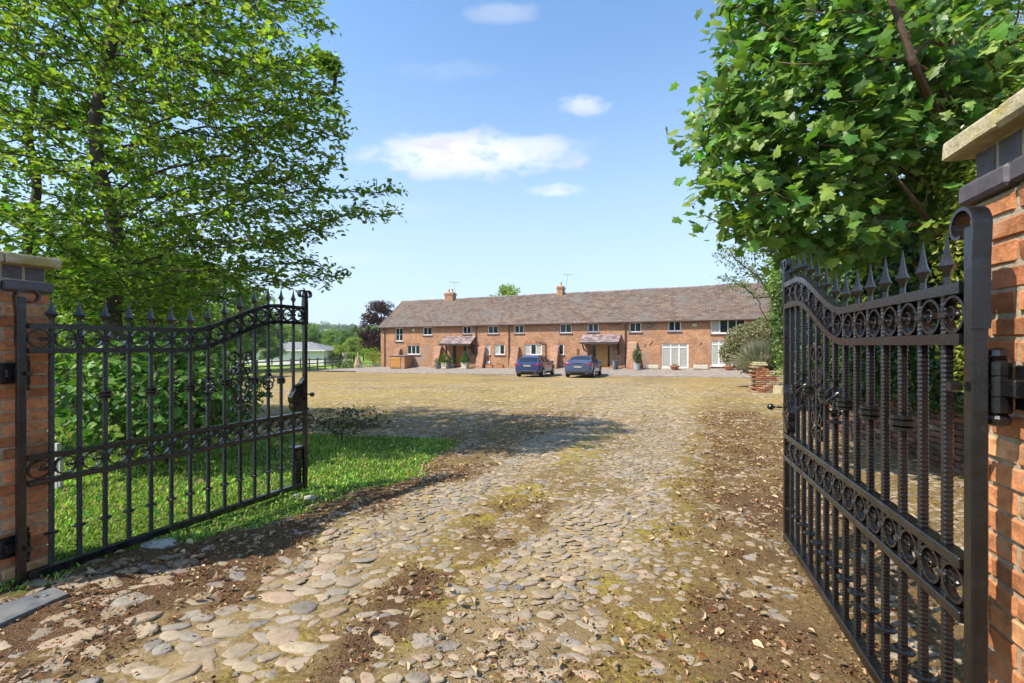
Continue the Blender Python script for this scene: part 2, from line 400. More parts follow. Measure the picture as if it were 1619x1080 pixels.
tag(link('ground', me), kind='structure')

# ------------------------------------------------------------------ paved terrace before the house
def uq(u, q): return (NY * u + NX * q, -NX * u + NY * q)
UU, QQ = np.meshgrid(np.linspace(-38.5, 9, 60), np.array([32.3, 32.31, 33, 34, 35, 35.8, 37]))
QQ = QQ + np.where((QQ < 32.5), np.interp(UU, [-38.5, -36, -31, 3, 9], [3.2, 2.2, .25, 0, -.2]) + .12 * (fbm(UU * .6, UU * 0, 4) - .5), 0)
XX, YY = NY * UU + NX * QQ, -NX * UU + NY * QQ
ZZ = gz(XX, YY) + .03; ZZ[0] -= .12
k = UU.shape; I = np.arange(k[0] * k[1]).reshape(k)
m, nt, b = mat('worn_paviors')
c = ramp(nt, noise(nt, 3, 6, .65), [(.3, (.165, .135, .11)), (.55, (.265, .215, .175)), (.75, (.36, .30, .25))])
nt.links.new(c, b.inputs['Base Color']); b.inputs['Roughness'].default_value = .9; bump(nt, b, noise(nt, 9, 5), .5, .02)
tag(link('paved_terrace', np_mesh('paved_terrace', np.stack([XX, YY, ZZ], -1).reshape(-1, 3), [np.stack([I[:-1, :-1], I[:-1, 1:], I[1:, 1:], I[1:, :-1]], -1).reshape(-1, 4)], m)), kind='structure')

# ------------------------------------------------------------------ cobbles: real stones bedded in the drive and the courtyard
def dart(n, xr, yr, rad, ok):
    cell = .26; grid = {}; out = []
    X = rng.uniform(xr[0], xr[1], n); Y = yr[0] + (yr[1] - yr[0]) * rng.uniform(0, 1, n) ** 1.25
    kp = ok(X, Y); X, Y = X[kp], Y[kp]; RR = rad(X, Y)
    for x, y, r in zip(X, Y, RR):
        i, j = int(x // cell), int(y // cell); good = True
        for a in (-1, 0, 1):
            for b in (-1, 0, 1):
                for (p, q_, t) in grid.get((i + a, j + b), ()):
                    if (p - x) ** 2 + ((q_ - y) * 1.35) ** 2 < ((r + t) * .86) ** 2: good = False; break
                if not good: break
            if not good: break
        if good: grid.setdefault((i, j), []).append((x, y, r)); out.append((x, y, r))
    return np.array(out)
def inview(X, Y, m=.35): return (np.abs(X) < 1.18 * Y + m)
def s_rad(X, Y):
    mkk = masks(X, Y); s = mkk['s']
    base = np.where(Y < 3.4, .037, .032) * rng.lognormal(0, .30, len(X))
    big = sm(-1.2, -2.6, s) * sm(3.6, 2.7, Y)
    return np.clip(base * (1 + .95 * big), .018, .115)
def s_ok(X, Y):
    mkk = masks(X, Y)
    p = 1 - .5 * mkk['lit'] * sm(.30, .42, fbm(X * 2.3, Y * 2.3, 31)) - .35 * mkk['moss'] - .45 * mkk['sand'] * sm(.45, .6, fbm(X * 1.6, Y * 1.6, 33))
    p = np.where(Y < 3.3, p * .7, p)
    return inview(X, Y) & (mkk['grass'] < .25) & (rng.uniform(0, 1, len(X)) < np.clip(p, .03, 1)) & (NX * X + NY * Y < 31.8)
D1 = dart(140000, (-9, 10.5), (1.4, 9.5), s_rad, s_ok)
D2 = dart(52000, (-24, 20), (9.5, 24), lambda X, Y: np.clip(.072 * rng.lognormal(0, .25, len(X)), .04, .12), lambda X, Y: s_ok(X, Y) & (rng.uniform(0, 1, len(X)) < .62 - .5 * masks(X, Y)['moss']))
PAL = np.array([(.22, .21, .205), (.28, .26, .235), (.36, .30, .215), (.39, .285, .205), (.32, .26, .19), (.44, .37, .28), (.165, .17, .19), (.30, .27, .24)])
def stones(D, n, rings):
    N = len(D); th = np.arange(n) / n * 2 * math.pi
    ang = rng.uniform(0, 1, (N, n)) * .35 + th; rr = rng.uniform(.80, 1.12, (N, n))
    ax = rng.uniform(1.05, 1.6, N); ay = rng.uniform(.60, .95, N); ro = rng.normal(0, .5, N)
    ht = D[:, 2] * rng.uniform(.05, .17, N); tx, ty = rng.normal(0, .07, N), rng.normal(0, .07, N)
    z0 = gz(D[:, 0], D[:, 1]) + (fbm(D[:, 0] * 1.7, D[:, 1] * 1.7, 21) - .5) * .05 * sm(40, 12, D[:, 1]) - .003 - .007 * sm(9, 14, D[:, 1])
    V = []
    for (f, h) in rings:
        cx = np.cos(ang) * rr * f * (D[:, 2] * ax)[:, None]; cy_ = np.sin(ang) * rr * f * (D[:, 2] * ay)[:, None]
        x = cx * np.cos(ro)[:, None] - cy_ * np.sin(ro)[:, None]; y = cx * np.sin(ro)[:, None] + cy_ * np.cos(ro)[:, None]
        z = ht[:, None] * h + x * tx[:, None] + y * ty[:, None] + (rng.normal(0, .06, (N, n)) * ht[:, None] if h > .2 else 0)
        V.append(np.stack([x + D[:, :1], y + D[:, 1:2], z + z0[:, None]], -1))
    V = np.concatenate(V, 1); k = len(rings); c = np.stack([D[:, 0], D[:, 1], z0 + ht * 1.03], -1)[:, None]
    V = np.concatenate([V, c], 1); per = n * k + 1; off = (np.arange(N) * per)[:, None, None]
    qd = np.array([[i * n + a, i * n + (a + 1) % n, (i + 1) * n + (a + 1) % n, (i + 1) * n + a] for i in range(k - 1) for a in range(n)])
    tr = np.array([[(k - 1) * n + a, (k - 1) * n + (a + 1) % n, k * n] for a in range(n)])
    col = PAL[rng.choice(len(PAL), N, p=[.09, .13, .23, .15, .20, .09, .03, .08])] * rng.uniform(.58, .95, (N, 1))
    wm = rng.uniform(0, 1, N)[:, None]; col = col * np.array([1.04, .98, .90]) * (1 - .6 * wm) + np.array([.29, .215, .13]) * .6 * wm; fr_ = sm(9, 16, D[:, 1])[:, None]; mo_ = masks(D[:, 0], D[:, 1])['moss'][:, None]; col = col * (1 - fr_ * (.35 + .5 * mo_)) + np.array([.36, .28, .12]) * fr_ * (.35 + .5 * mo_)
    return V.reshape(-1, 3), (qd[None] + off).reshape(-1, 4), (tr[None] + off).reshape(-1, 3), np.repeat(col, len(qd), 0), np.repeat(col, n, 0)
S1 = stones(D1, 11, [(1.0, -.8), (.96, .3), (.82, .78), (.48, .98)]); S2 = stones(D2, 7, [(1, -.5), (.9, .5), (.5, .95)])
o2 = len(S1[0])
m, nt, b = mat('river_cobble')
c = mix(nt, .8, attr(nt), ramp(nt, noise(nt, 26, 7, .65), [(.3, (.66, .62, .56)), (.5, (1, 1, 1)), (.72, (1.3, 1.27, 1.2))]), 'MULTIPLY')
c = mix(nt, mrange(nt, noise(nt, 6, 6, .7), .5, .68, 0, .55), c, (.36, .29, .20))
nt.links.new(c, b.inputs['Base Color']); b.inputs['Roughness'].default_value = .68; b.inputs['Specular IOR Level'].default_value = .35
bump(nt, b, noise(nt, 55, 8, .65), .5, .008)
me = np_mesh('cobbled_drive', np.vstack([S1[0], S2[0]]), [np.vstack([S1[1], S2[1] + o2]), np.vstack([S1[2], S2[2] + o2])], m, np.vstack([S1[3], S2[3], S1[4], S2[4]]), True)
tag(link('cobbled_drive', me), kind='structure')
del S1, S2

# ------------------------------------------------------------------ scatter helpers: blades, leaves
def leaf_batch(P, size, up, templ, faces, spin=None, upw=1.0):
    """P (N,3) places, size (N,), up (N,3) preferred normals -> vertices, face index array"""
    N = len(P); n = np.asarray(up, float) * upw + rng.normal(0, 1, (N, 3)); n /= np.linalg.norm(n, axis=1)[:, None] + 1e-9
    t = rng.normal(0, 1, (N, 3)) if spin is None else spin + rng.normal(0, .35, (N, 3))
    t -= (t * n).sum(1)[:, None] * n; t /= np.linalg.norm(t, axis=1)[:, None] + 1e-9; bb = np.cross(n, t)
    T = np.asarray(templ, float)
    V = P[:, None] + size[:, None, None] * (T[None, :, :1] * t[:, None] + T[None, :, 1:2] * bb[:, None] + T[None, :, 2:] * n[:, None])
    off = (np.arange(N) * len(T))[:, None, None]
    return V.reshape(-1, 3), (np.array(faces)[None] + off).reshape(-1, len(faces[0]))
LEAF = [(0, 0, 0), (.35, .27, .07), (.72, .2, .06), (1.0, 0, -.06), (.72, -.2, .06), (.35, -.27, .07)]
LEAFQ = [(0, 3, 2, 1), (0, 5, 4, 3)]
_o = [(0, .02), (-.05, .20), (-.10, .40), (.08, .42), (.16, .35), (.26, .52), (.46, .66), (.50, .46), (.52, .33), (.72, .33), (.84, .16), (1.04, 0)]
_half = [(x, y, -.10 * abs(y) - .12 * max(0, x - .5)) for x, y in _o]
SYC = [(.45, 0, .03)] + _half + [(x, -y, z) for x, y, z in _half[1:-1]]
_k = len(_o); SYCT = [(0, i, i + 1) for i in range(1, _k)] + [(0, i + 1, i) for i in range(_k + 1, 2 * _k - 2)] + [(0, 2 * _k - 2, _k), (0, _k + 1, 1)][::-1]
def colvar(N, base, var=.25, hue=.15, hi=None, phi=0):
    c = np.array(base)[None] * rng.lognormal(0, var, (N, 1)); c = c * (1 + rng.normal(0, hue, (N, 3)) * np.array([1, .3, .6]))
    if hi is not None:
        k = rng.uniform(0, 1, N) < phi; c[k] = np.array(hi) * rng.lognormal(0, .15, (k.sum(), 1))
    return np.clip(c, .004, .9)

# grass blades of the verge
M_grass = leafmat('grass_blade', .3, .6, .2)
def blades(N, xr, yr, ok, h0):
    X = rng.uniform(*xr, N); Y = yr[0] + (yr[1] - yr[0]) * rng.uniform(0, 1, N) ** 1.3
    k = ok(X, Y); X, Y = X[k], Y[k]; N = len(X)
    h = h0 * rng.lognormal(0, .35, N) * (.6 + .8 * fbm(X * 2, Y * 2, 41)); a = rng.uniform(0, 6.283, N); bend = rng.uniform(.2, .9, N)
    wd = .0035 + .0012 * Y; dx, dy = np.cos(a), np.sin(a); z = gz(X, Y) + (fbm(X * 1.7, Y * 1.7, 21) - .5) * .05
    P = np.stack([X, Y, z], -1); sd_ = np.stack([-dy, dx, 0 * X], -1) * wd[:, None]; f = np.stack([dx, dy, 0 * X], -1)
    m1 = P + f * (h * bend * .35)[:, None] + np.array([0, 0, 1]) * (h * .6)[:, None]; tp = P + f * (h * bend)[:, None] + np.array([0, 0, 1]) * (h * (1.05 - .4 * bend))[:, None]
    V = np.stack([P - sd_, P + sd_, m1 + sd_ * .7, m1 - sd_ * .7, tp], 1).reshape(-1, 3); off = (np.arange(N) * 5)[:, None]
    c = colvar(N, (.23, .345, .055), .36, .28, (.36, .32, .12), .18) * (.6 + .85 * fbm(X * 1.6, Y * 1.6, 44))[:, None]
    return V, np.array([[0, 1, 2, 3]]) + off, np.array([[3, 2, 4]]) + off, c
def lawn_ok(X, Y):
    mkk = masks(X, Y); return inview(X, Y, .8) & (rng.uniform(0, 1, len(X)) < mkk['grass'] * 1.1) 
B = blades(170000, (-12, 0), (2.4, 10.5), lawn_ok, .028)
tag(link('grass', np_mesh('grass', B[0], [B[1], B[2]], M_grass, np.vstack([B[3], B[3]]))), kind='stuff')
# dead leaves and needles
M_dead = leafmat('dead_leaf', .15, .75, .2, (1.1, .9, .6))
N = 300000; X = rng.uniform(-6, 6, N); Y = 1.4 + 10 * rng.uniform(0, 1, N) ** 1.5; mkk = masks(X, Y)
k = inview(X, Y) & (rng.uniform(0, 1, N) < mkk['lit'] * (.25 + 1.1 * sm(.38, .62, fbm(X * 4.5, Y * 4.5, 37))) + .015); X, Y = X[k], Y[k]; N = len(X)
P = np.stack([X, Y, gz(X, Y) + (fbm(X * 1.7, Y * 1.7, 21) - .5) * .05 + rng.uniform(.004, .024, N)], -1)
siz = np.where(rng.uniform(0, 1, N) < .05, rng.uniform(.035, .075, N), rng.uniform(.008, .032, N)) * (.7 + .07 * Y)
T = np.array(LEAF) * np.array([1, 1, 2.2])
V, Fc = leaf_batch(P, siz, np.tile([0, 0, 1.0], (N, 1)), T, LEAFQ, upw=2.2)
c = colvar(N, (.15, .07, .03), .6, .14, (.46, .31, .165), .26); kk = rng.uniform(0, 1, N) < .008; c[kk] = (.36, .34, .06)
big_ = siz > .05; c[big_] = np.array([.40, .29, .17]) * rng.lognormal(0, .25, (big_.sum(), 1))
nd = rng.uniform(0, 1, N) < .55; V = V.reshape(N, 6, 3); ctr = (V[:, :1] + V[:, 3:4]) / 2; axl = V[:, 3:4] - V[:, :1]; tpar = ((V - ctr) * axl).sum(2, keepdims=True) / ((axl * axl).sum(2, keepdims=True) + 1e-9)
V = np.where((nd & (siz < .05))[:, None, None], ctr + axl * tpar * 1.5 + (V - ctr - axl * tpar) * .22, V).reshape(-1, 3); c[nd & (siz < .05)] *= np.array([1.1, .95, .85])
tag(link('leaf_litter', np_mesh('leaf_litter', V, [Fc], M_dead, np.repeat(c, 2, 0))), kind='stuff')
# small gravel between the cobbles
N = 30000; X = rng.uniform(-4, 4, N); Y = 1.4 + 6.5 * rng.uniform(0, 1, N) ** 1.5; mkk = masks(X, Y)
k = inview(X, Y) & (mkk['grass'] < .2) & (rng.uniform(0, 1, N) < .25 + .75 * mkk['sand']); X, Y = X[k], Y[k]; N = len(X)
r_ = rng.uniform(.002, .007, N) * (.8 + .08 * Y); z = -.004 + gz(X, Y) + (fbm(X * 1.7, Y * 1.7, 21) - .5) * .05
oc = np.array([(1, 0, 0), (0, 1, 0), (-1, 0, 0), (0, -1, 0), (0, 0, .8)]); J = oc[None] + rng.normal(0, .22, (N, 5, 3))
V = np.stack([X, Y, z], -1)[:, None] + J * r_[:, None, None]
tag(link('gravel', np_mesh('gravel', V.reshape(-1, 3), [(np.array([(0, 1, 4), (1, 2, 4), (2, 3, 4), (3, 0, 4)])[None] + (np.arange(N) * 5)[:, None, None]).reshape(-1, 3)], m, np.repeat(np.clip(PAL[rng.integers(0, len(PAL), N)] * rng.uniform(.8, 1.3, (N, 1)), 0, .8), 4, 0))), kind='stuff')
# ------------------------------------------------------------------ brick gate pillars
def brickvar(mk=None):
    t = rng.uniform(); 
    base = np.array((.58, .235, .10)) if t < .66 else np.array((.46, .17, .075)) if t < .88 else np.array((.26, .11, .07)) if t < .92 else np.array((.60, .30, .14))
    return tuple(np.clip(base * rng.lognormal(0, .16), .02, .8))
m, nt, b = mat('old_red_brick')
c = mix(nt, .9, attr(nt), ramp(nt, noise(nt, 23, 7, .68), [(.28, (.42, .36, .33)), (.5, (1, 1, 1)), (.74, (1.4, 1.35, 1.3))]), 'MULTIPLY')
c = mix(nt, mrange(nt, noise(nt, 11, 6, .7), .56, .72, 0, .55), c, (.40, .31, .21))
c = mix(nt, mrange(nt, noise(nt, 3.3, 6, .7), .58, .76, 0, .7), c, (.06, .042, .032))
nt.links.new(c, b.inputs['Base Color']); b.inputs['Roughness'].default_value = .9; b.inputs['Specular IOR Level'].default_value = .15
bump(nt, b, noise(nt, 70, 8, .7), .8, .008); M_brick = m
m, nt, b = mat('blue_engineering_brick')
c = mix(nt, 1, attr(nt), ramp(nt, noise(nt, 18, 6), [(.3, (.7, .65, .6)), (.7, (1.3, 1.25, 1.2))]), 'MULTIPLY')
nt.links.new(c, b.inputs['Base Color']); b.inputs['Roughness'].default_value = .6; bump(nt, b, noise(nt, 50, 6), .4, .005); M_blue = m
m, nt, b = mat('lime_mortar')
c = ramp(nt, noise(nt, 40, 7, .7), [(.3, (.25, .19, .12)), (.5, (.40, .32, .215)), (.7, (.52, .43, .30))])
nt.links.new(c, b.inputs['Base Color']); b.inputs['Roughness'].default_value = .95; bump(nt, b, noise(nt, 120, 6), .7, .006); M_mortar = m
m, nt, b = mat('mossy_coping_stone')
c = ramp(nt, noise(nt, 14, 7, .65), [(.3, (.26, .21, .12)), (.5, (.42, .35, .22)), (.7, (.54, .47, .33))])
c = mix(nt, mrange(nt, noise(nt, 6, 6, .7), .46, .62, 0, .85), c, (.30, .25, .045))
c = mix(nt, mrange(nt, noise(nt, 28, 6, .7), .62, .72, 0, .7), c, (.07, .06, .04))
nt.links.new(c, b.inputs['Base Color']); b.inputs['Roughness'].default_value = .95; bump(nt, b, noise(nt, 60, 8), .7, .01); M_cope = m

def pillar(loc, rotz, n, label):
    root = empty('brick_gate_pillar', loc, rotz, label, 'pillar', 'brick pillars at the gateway')
    A = .223; P = MB(); bl = .215; bw = .1025; bh = .063; J = .0016
    def b3(cx, cy, z, dx, dy): P.box((cx + rng.normal(0, .0015), cy + rng.normal(0, .0015), z), (dx * rng.uniform(.985, 1.005), dy, bh * rng.uniform(.95, 1.06)), col=brickvar(), ch=.006, jit=J * 1.6)
    H = 0
    for i in range(n):
        z = -.11 + .075 * (i + .5)
        odd = i % 2
        def put(a, b_, da, db): b3(*( (a, b_, z, da, db) if not odd else (b_, a, z, db, da)))
        for s in (-1, 1):
            put(-A + bl / 2, s * (A - bw / 2), bl, bw); put(A - bl / 2, s * (A - bw / 2), bl, bw)
            put(s * (A - bw / 2), 0, bw, 2 * (A - bw) - .02)
    top = -.11 + .075 * n
    P.build('brick_shaft', [M_brick], root)
    mo = MB(); mo.box((0, 0, (top - .11) / 2), (2 * A - .013, 2 * A - .013, top + .11), ch=.004, jit=0); mo.box((0, 0, top + .1), (2 * A - .03, 2 * A - .03, .22), ch=.003); mo.build('mortar', [M_mortar], root)
    Q = MB(); E = A + .022
    def blue(): return tuple(np.array((.085, .075, .085)) * rng.lognormal(0, .25))
    for odd in (0,):
        for s in (-1, 1):
            for x in (-1, 1):
                Q.box((x * E / 2, s * (E - .05), top + .038), (E - .01, .10, .066), col=blue(), ch=.010, jit=.001)
            Q.box((s * (E - .05), 0, top + .038), (.10, 2 * E - .22, .066), col=blue(), ch=.010, jit=.001)
    Q.build('plinth_course', [M_blue], root)
    Q = MB(); E = A - .012; k = 4; wv = 2 * E / k
    for j in range(k):
        for s in (-1, 1):
            Q.box((-E + wv * (j + .5), s * (E - .03), top + .125), (wv - .012, .06, .088), col=blue(), ch=.004, jit=.001)
            if 0 < j < k - 1 or True: Q.box((s * (E - .031), -E + wv * (j + .5), top + .1255), (.06, (wv - .012) if 0 < j < k - 1 else wv - .06, .087), col=blue(), ch=.004, jit=.001) if 0 < j < k - 1 else None
    Q.build('upright_course', [M_blue], root)
    S = MB()
    for x in (-1, 1): S.box((x * (A + .05) / 2, 0, top + .172 + .033), (A + .046, 2 * A + .1, .064), ch=.008, jit=.002)
    S.build('coping', [M_cope], root)
    return root, top
# hinge lines: leaf from its hinge post towards the courtyard
HL, HR = Vector((-3.02, 2.80, 0)), Vector((1.345, 1.32, .05))
aL = math.atan2(4.75 - 2.80, -2.147 + 3.02); aR = math.atan2(3.30 - 1.32, 2.0 - 1.345)
def along(h, a, t, off): return Vector((h.x + math.cos(a) * t - math.sin(a) * off, h.y + math.sin(a) * t + math.cos(a) * off, 0))
pl = along(HL, aL, .175 - .223, .12 + .223); pr = along(HR, aR, .275 - .223, -.12 - .223)
pillar((pl.x, pl.y, .0), aL, 26, 'old red brick gate pillar behind the far-opened gate on the lawn side, mossy flat coping')
pillar((pr.x, pr.y, .055), aR, 27, 'close red brick gate pillar with barrel hinge, beside the gate seen almost edge on')

# ------------------------------------------------------------------ wrought iron gates
m, nt, b = mat('black_gate_paint')
c = ramp(nt, noise(nt, 30, 7, .7), [(.3, (.005, .0045, .0048)), (.60, (.009, .008, .0084)), (.74, (.022, .018, .0175)), (.84, (.10, .07, .055))])
nt.links.new(c, b.inputs['Base Color']); nt.links.new(mrange(nt, noise(nt, 14, 6, .7), .35, .65, .16, .36), b.inputs['Roughness']); b.inputs['Specular IOR Level'].default_value = .65
bump(nt, b, noise(nt, 90, 6, .7), .25, .003); M_iron = m
LG, ZT = 2.12, 1.625
def topz(x): return ZT + .265 * float(sm(.95, 1.80, x))
BOX = lambda w, h: [(-w / 2, -h / 2), (w / 2, -h / 2), (w / 2, h / 2), (-w / 2, h / 2)]
def spiral(c, r0, r1, a0, a1, n=22): 
    return [(c[0] + (r0 + (r1 - r0) * i / n) * math.cos(a0 + (a1 - a0) * i / n), 0, c[1] + (r0 + (r1 - r0) * i / n) * math.sin(a0 + (a1 - a0) * i / n)) for i in range(n + 1)]
def gate(name, label):
    root = empty(name, (0, 0, 0), 0, label, 'gate', 'pair of wrought iron gates')
    xs = [LG * (i + 1) / 15 for i in range(14)]
    def stile(x, z1, curls):
        s = MB(); s.box((x, 0, (z1 + .02) / 2), (.040, .040, z1 - .02), ch=.004, mat=0)
        o = s.build('stile', [M_iron], root)
        for d in curls:
            k = MB(); r = .045
            pts = [(x - d * .022, 0, z1 - .24), (x - d * .022, 0, z1 - .12)] + [(x - d * .022 + d * r + r * (1 - .16 * i / 5) * math.cos(t) * d, 0, z1 + r * (1 - .05 * i / 5) * math.sin(t)) for i, t in enumerate(np.linspace(math.pi, -1.1 * math.pi, 24) * 1.0 * 1)] if False else None
            c0 = (x + d * .036, z1 - .0); pts = [(x - d * .019, 0, z1 - .3), (x - d * .019, 0, z1 - .1)]
            for i in range(26):
                t = i / 25; a = math.pi - t * 1.55 * math.pi; rr = (.062 if x < 1 else .05) * (1 - .62 * t ** 1.6)
                pts.append((c0[0] + d * rr * math.cos(a), 0, c0[1] + rr * math.sin(a)))
            k.sweep(pts, BOX(.010, .044)); k.build('scroll_end', [M_iron], root)
    stile(0, 1.80, (1,)); stile(LG, 2.03, (-1, 1))
    # rails
    N = 40; X = np.linspace(.03, LG - .03, N)
    for dz, w, h in ((0, .05, .034), (-.155, .05, .034)):
        s = MB(); s.sweep([(x, 0, topz(x) + dz) for x in X], BOX(h, w)); s.build('rail', [M_iron], root)
    for z, h in ((.80, .034), (.64, .034), (.07, .05)):
        s = MB(); s.box((LG / 2, 0, z), (LG - .06, .05, h), ch=.003); s.build('rail', [M_iron], root)
    # hammered bars, each with its finial and collars
    TH = .0125
    for i, x in enumerate(xs):
        z0, z1 = .09, topz(x) + .016; nseg = int((z1 - z0) / .0075)
        z = np.linspace(z0, z1, nseg); sc = np.where(np.arange(nseg) % 2, 1.07, .93)
        s = MB(); s.sweep([(x, 0, t) for t in z], [(a * TH, b_ * TH) for a, b_ in ((-1, -.7), (-.7, -1), (.7, -1), (1, -.7), (1, .7), (.7, 1), (-.7, 1), (-1, .7))], scl=sc)
        br = s.build('bar', [M_iron], root)
        f = MB(); zf = z1
        prof = [(.015, 0), (.014, .018), (.013, .028), (.017, .040), (.024, .052), (.036, .064), (.027, .074), (.019, .090), (.012, .115), (.006, .145), (.001, .172)]
        f.lathe(prof, (x, 0, zf), 4, sq=(1, .7), tw=0); 
        o = f.build('finial', [M_iron], br)
        def collar(zc, big):
            k = MB()
            pr = [(.020, -.03), (.027, -.028), (.027, -.016), (.022, -.012), (.030, -.008), (.030, .008), (.022, .012), (.027, .016), (.027, .028), (.020, .03)] if big else [(.020, -.008), (.027, -.004), (.027, .004), (.020, .008)]
            k.lathe([(r * 1.4, t) for r, t in pr], (x, 0, zc), 8); k.build('collar', [M_iron], br)
        collar(.30, False)
        zc = 1.16 + .0 * i
        if i in (7, 11):
            k = MB()
            for a0 in range(4):
                pts = [(x + .050 * math.sin(math.pi * t) ** .8 * math.cos(a0 * math.pi / 2 + t * 4.2), .050 * math.sin(math.pi * t) ** .8 * math.sin(a0 * math.pi / 2 + t * 4.2), zc - .09 + .18 * t) for t in np.linspace(.03, .97, 18)]
                k.tube(pts, .0075, 5)
            k.build('basket_twist', [M_iron], br)
            for dz in (-.11, .11): collar(zc + dz, False)
        elif i in (2, 4, 6, 12): collar(zc, True)
        elif i in (8, 10): collar(zc + .02, True)
    # rings between the double rails
    allx = [0.03] + xs + [LG - .03]
    for band in (0, 1):
        for i in range(15):
            xa, xb = allx[i], allx[i + 1]; xm = (xa + xb) / 2
            zm = (topz(xm) - .0775) if band == 0 else .72
            s = MB(); r = .0555
            s.sweep([(xm + r * math.cos(t), 0, zm + r * math.sin(t)) for t in np.linspace(0, 2 * math.pi, 20, endpoint=False)], BOX(.009, .028), closed=True)
            s.sweep(spiral((xm + .024, zm), .027, .007, .3 * math.pi, 2.4 * math.pi, 16), BOX(.006, .013))
            s.lathe([(.004, -.034), (.008, -.030), (.006, -.024), (.009, -.018), (.006, -.012), (.009, -.006), (.006, 0), (.009, .006), (.005, .014)], (xb - .030 if i < 14 else xb - .02, 0, zm), 8, axis='x')
            s.box((xb, 0, zm), (.040, .036, .022), ch=.004) if i < 14 else None
            s.build('ring_scroll', [M_iron], root)
    # the C-scroll ornament round the tenth bar
    s = MB(); xo = xs[9]
    for sx in (-1, 1):
        for zc, r, up in ((1.40, .055, 1), (1.28, .045, -1), (1.16, .060, 1), (1.03, .045, -1), (.93, .04, 1)):
            a = .5 * math.pi if up > 0 else -.5 * math.pi
            pts = spiral((xo + sx * (r + .012), zc), r, r * .25, math.pi if sx > 0 else 0, (math.pi if sx > 0 else 0) - sx * up * 2.4 * math.pi, 26)
            s.sweep(pts, BOX(.012, .020))
        s.sweep([(xo + sx * (.012 + .075 * math.sin(math.pi * t)), 0, .98 + .36 * t) for t in np.linspace(0, 1, 16)], BOX(.010, .018))
    for zc in (1.22, 1.1): s.lathe([(.02, -.012), (.032, -.006), (.032, .006), (.02, .012)], (xo, 0, zc), 8)
    s.build('scroll_ornament', [M_iron], root)
    # fan-shaped lock cover and ball handle on the meeting stile
    s = MB(); fan = [(LG - .03, 0, 1.17)] + [(LG - .03 - .15 * math.sin(t) * (1 + .06 * math.cos(9 * t)), 0, .98 - .03 + .17 * math.cos(t)) for t in np.linspace(.25, 2.3, 12)] + [(LG - .03, 0, .80 + .03)]
    s.prism([(p[0], -.03, p[2]) for p in fan], (0, .06, 0))
    for t in np.linspace(.3, 2.2, 7): s.bar((LG - .035, -.032, .95), (LG - .03 - .145 * math.sin(t), -.032, .95 + .165 * math.cos(t)), .012, .006, up=(0, 1, 0)); s.bar((LG - .035, .032, .95), (LG - .03 - .145 * math.sin(t), .032, .95 + .165 * math.cos(t)), .012, .006, up=(0, 1, 0))
    s.build('lock_cover', [M_iron], root)
    for sy in (-1, 1):
        s = MB(); s.tube([(LG, sy * .03, 1.0), (LG, sy * .085, 1.0)], .007, 6); s.lathe([(.002, -.024), (.014, -.019), (.023, -.008), (.024, .004), (.017, .017), (.003, .024)], (LG, sy * .105, 1.0), 10, axis='y'); s.build('ball_handle', [M_iron], root, smooth=True)
    return root
def hinge(gate_root, side):
    for z in (1.33, .25):
        k = MB(); y = side * .062; hx_ = .03
        k.lathe([(.010, -.115), (.030, -.108), (.033, -.09), (.024, -.078), (.034, -.072), (.034, -.03), (.031, -.027), (.034, -.024), (.034, .03), (.031, .033), (.034, .036), (.034, .074), (.024, .08), (.033, .092), (.030, .108), (.010, .115)], (hx_, y, z), 12)
        k.tube([(hx_, y, z), (0, 0, z + .0)], .014, 8); k.tube([(.02, -side * .03, z), (.02, -side * .055, z)], .016, 6)
        k.box((-.06, side * .108, z), (.16, .022, .13), ch=.004); k.box((-.01, side * .085, z), (.07, .05, .05), ch=.004)
        for dz in (.04, -.04): k.lathe([(.016, -.014), (.016, .010), (.01, .014)], (-.10, side * .092, z + dz), 6, axis='y')
        k.build('hinge', [M_iron], gate_root)
gr = gate('wrought_iron_gate', 'black wrought iron gate standing open on the lawn side, shrub seen through its bars')
gr2 = copy_tree(gr); gr2['label'] = 'tall black wrought iron gate seen almost edge on beside the litter-strewn verge'
gr.location = HL; gr.rotation_euler = (0, 0, aL); gr2.location = HR; gr2.rotation_euler = (0, 0, aR)
hinge(gr, 1); hinge(gr2, -1)
s = MB(); s.box((.02, .02, .0), (.30, .16, .07), ch=.01); s.box((-.2, .05, -.005), (.36, .1, .05), ch=.01); s.build('motor_shoe', [M_iron], gr)
# floor plate, drop stop, marker post, loose rocks
m, nt, b = mat('worn_steel_plate'); c = ramp(nt, noise(nt, 12, 6, .7), [(.3, (.10, .11, .12)), (.55, (.20, .20, .195)), (.75, (.27, .235, .19))]); nt.links.new(c, b.inputs['Base Color']); b.inputs['Metallic'].default_value = .35; b.inputs['Roughness'].default_value = .5; bump(nt, b, noise(nt, 180, 2), .3, .003)
p = [ground_at(x, y) for x, y in ((-60, 985), (85, 936), (108, 946), (-20, 1004))]; zc = max(t.z for t in p) + .03
s = MB(); s.prism([(t.x, t.y, zc) for t in p], (0, 0, -.06)); c0 = sum(p, Vector()) / 4
for fx in (.2, .8): q0 = p[0].lerp(p[1], fx).lerp(p[3].lerp(p[2], fx), .5); s.lathe([(.012, 0), (.012, .006), (.008, .008)], (q0.x, q0.y, zc), 8)
tag(s.build('floor_plate', [m]), 'flat grey metal access plate set in the cobbles below the lawn-side pillar', 'plate')
g = along(HL, aL, LG - .06, .05); s = MB(); z = float(gz(g.x, g.y))
s.box((g.x, g.y, z + .16), (.07, .07, .36), rz=aL); s.box((g.x, g.y, z + .38), (.10, .09, .13), rz=aL, ch=.02); s.box((g.x, g.y, z + .45), (.11, .10, .02), rz=aL)
tag(s.build('gate_stop', [M_iron]), 'short black gate stop post with a cap, behind the meeting end of the open gate', 'gate stop')
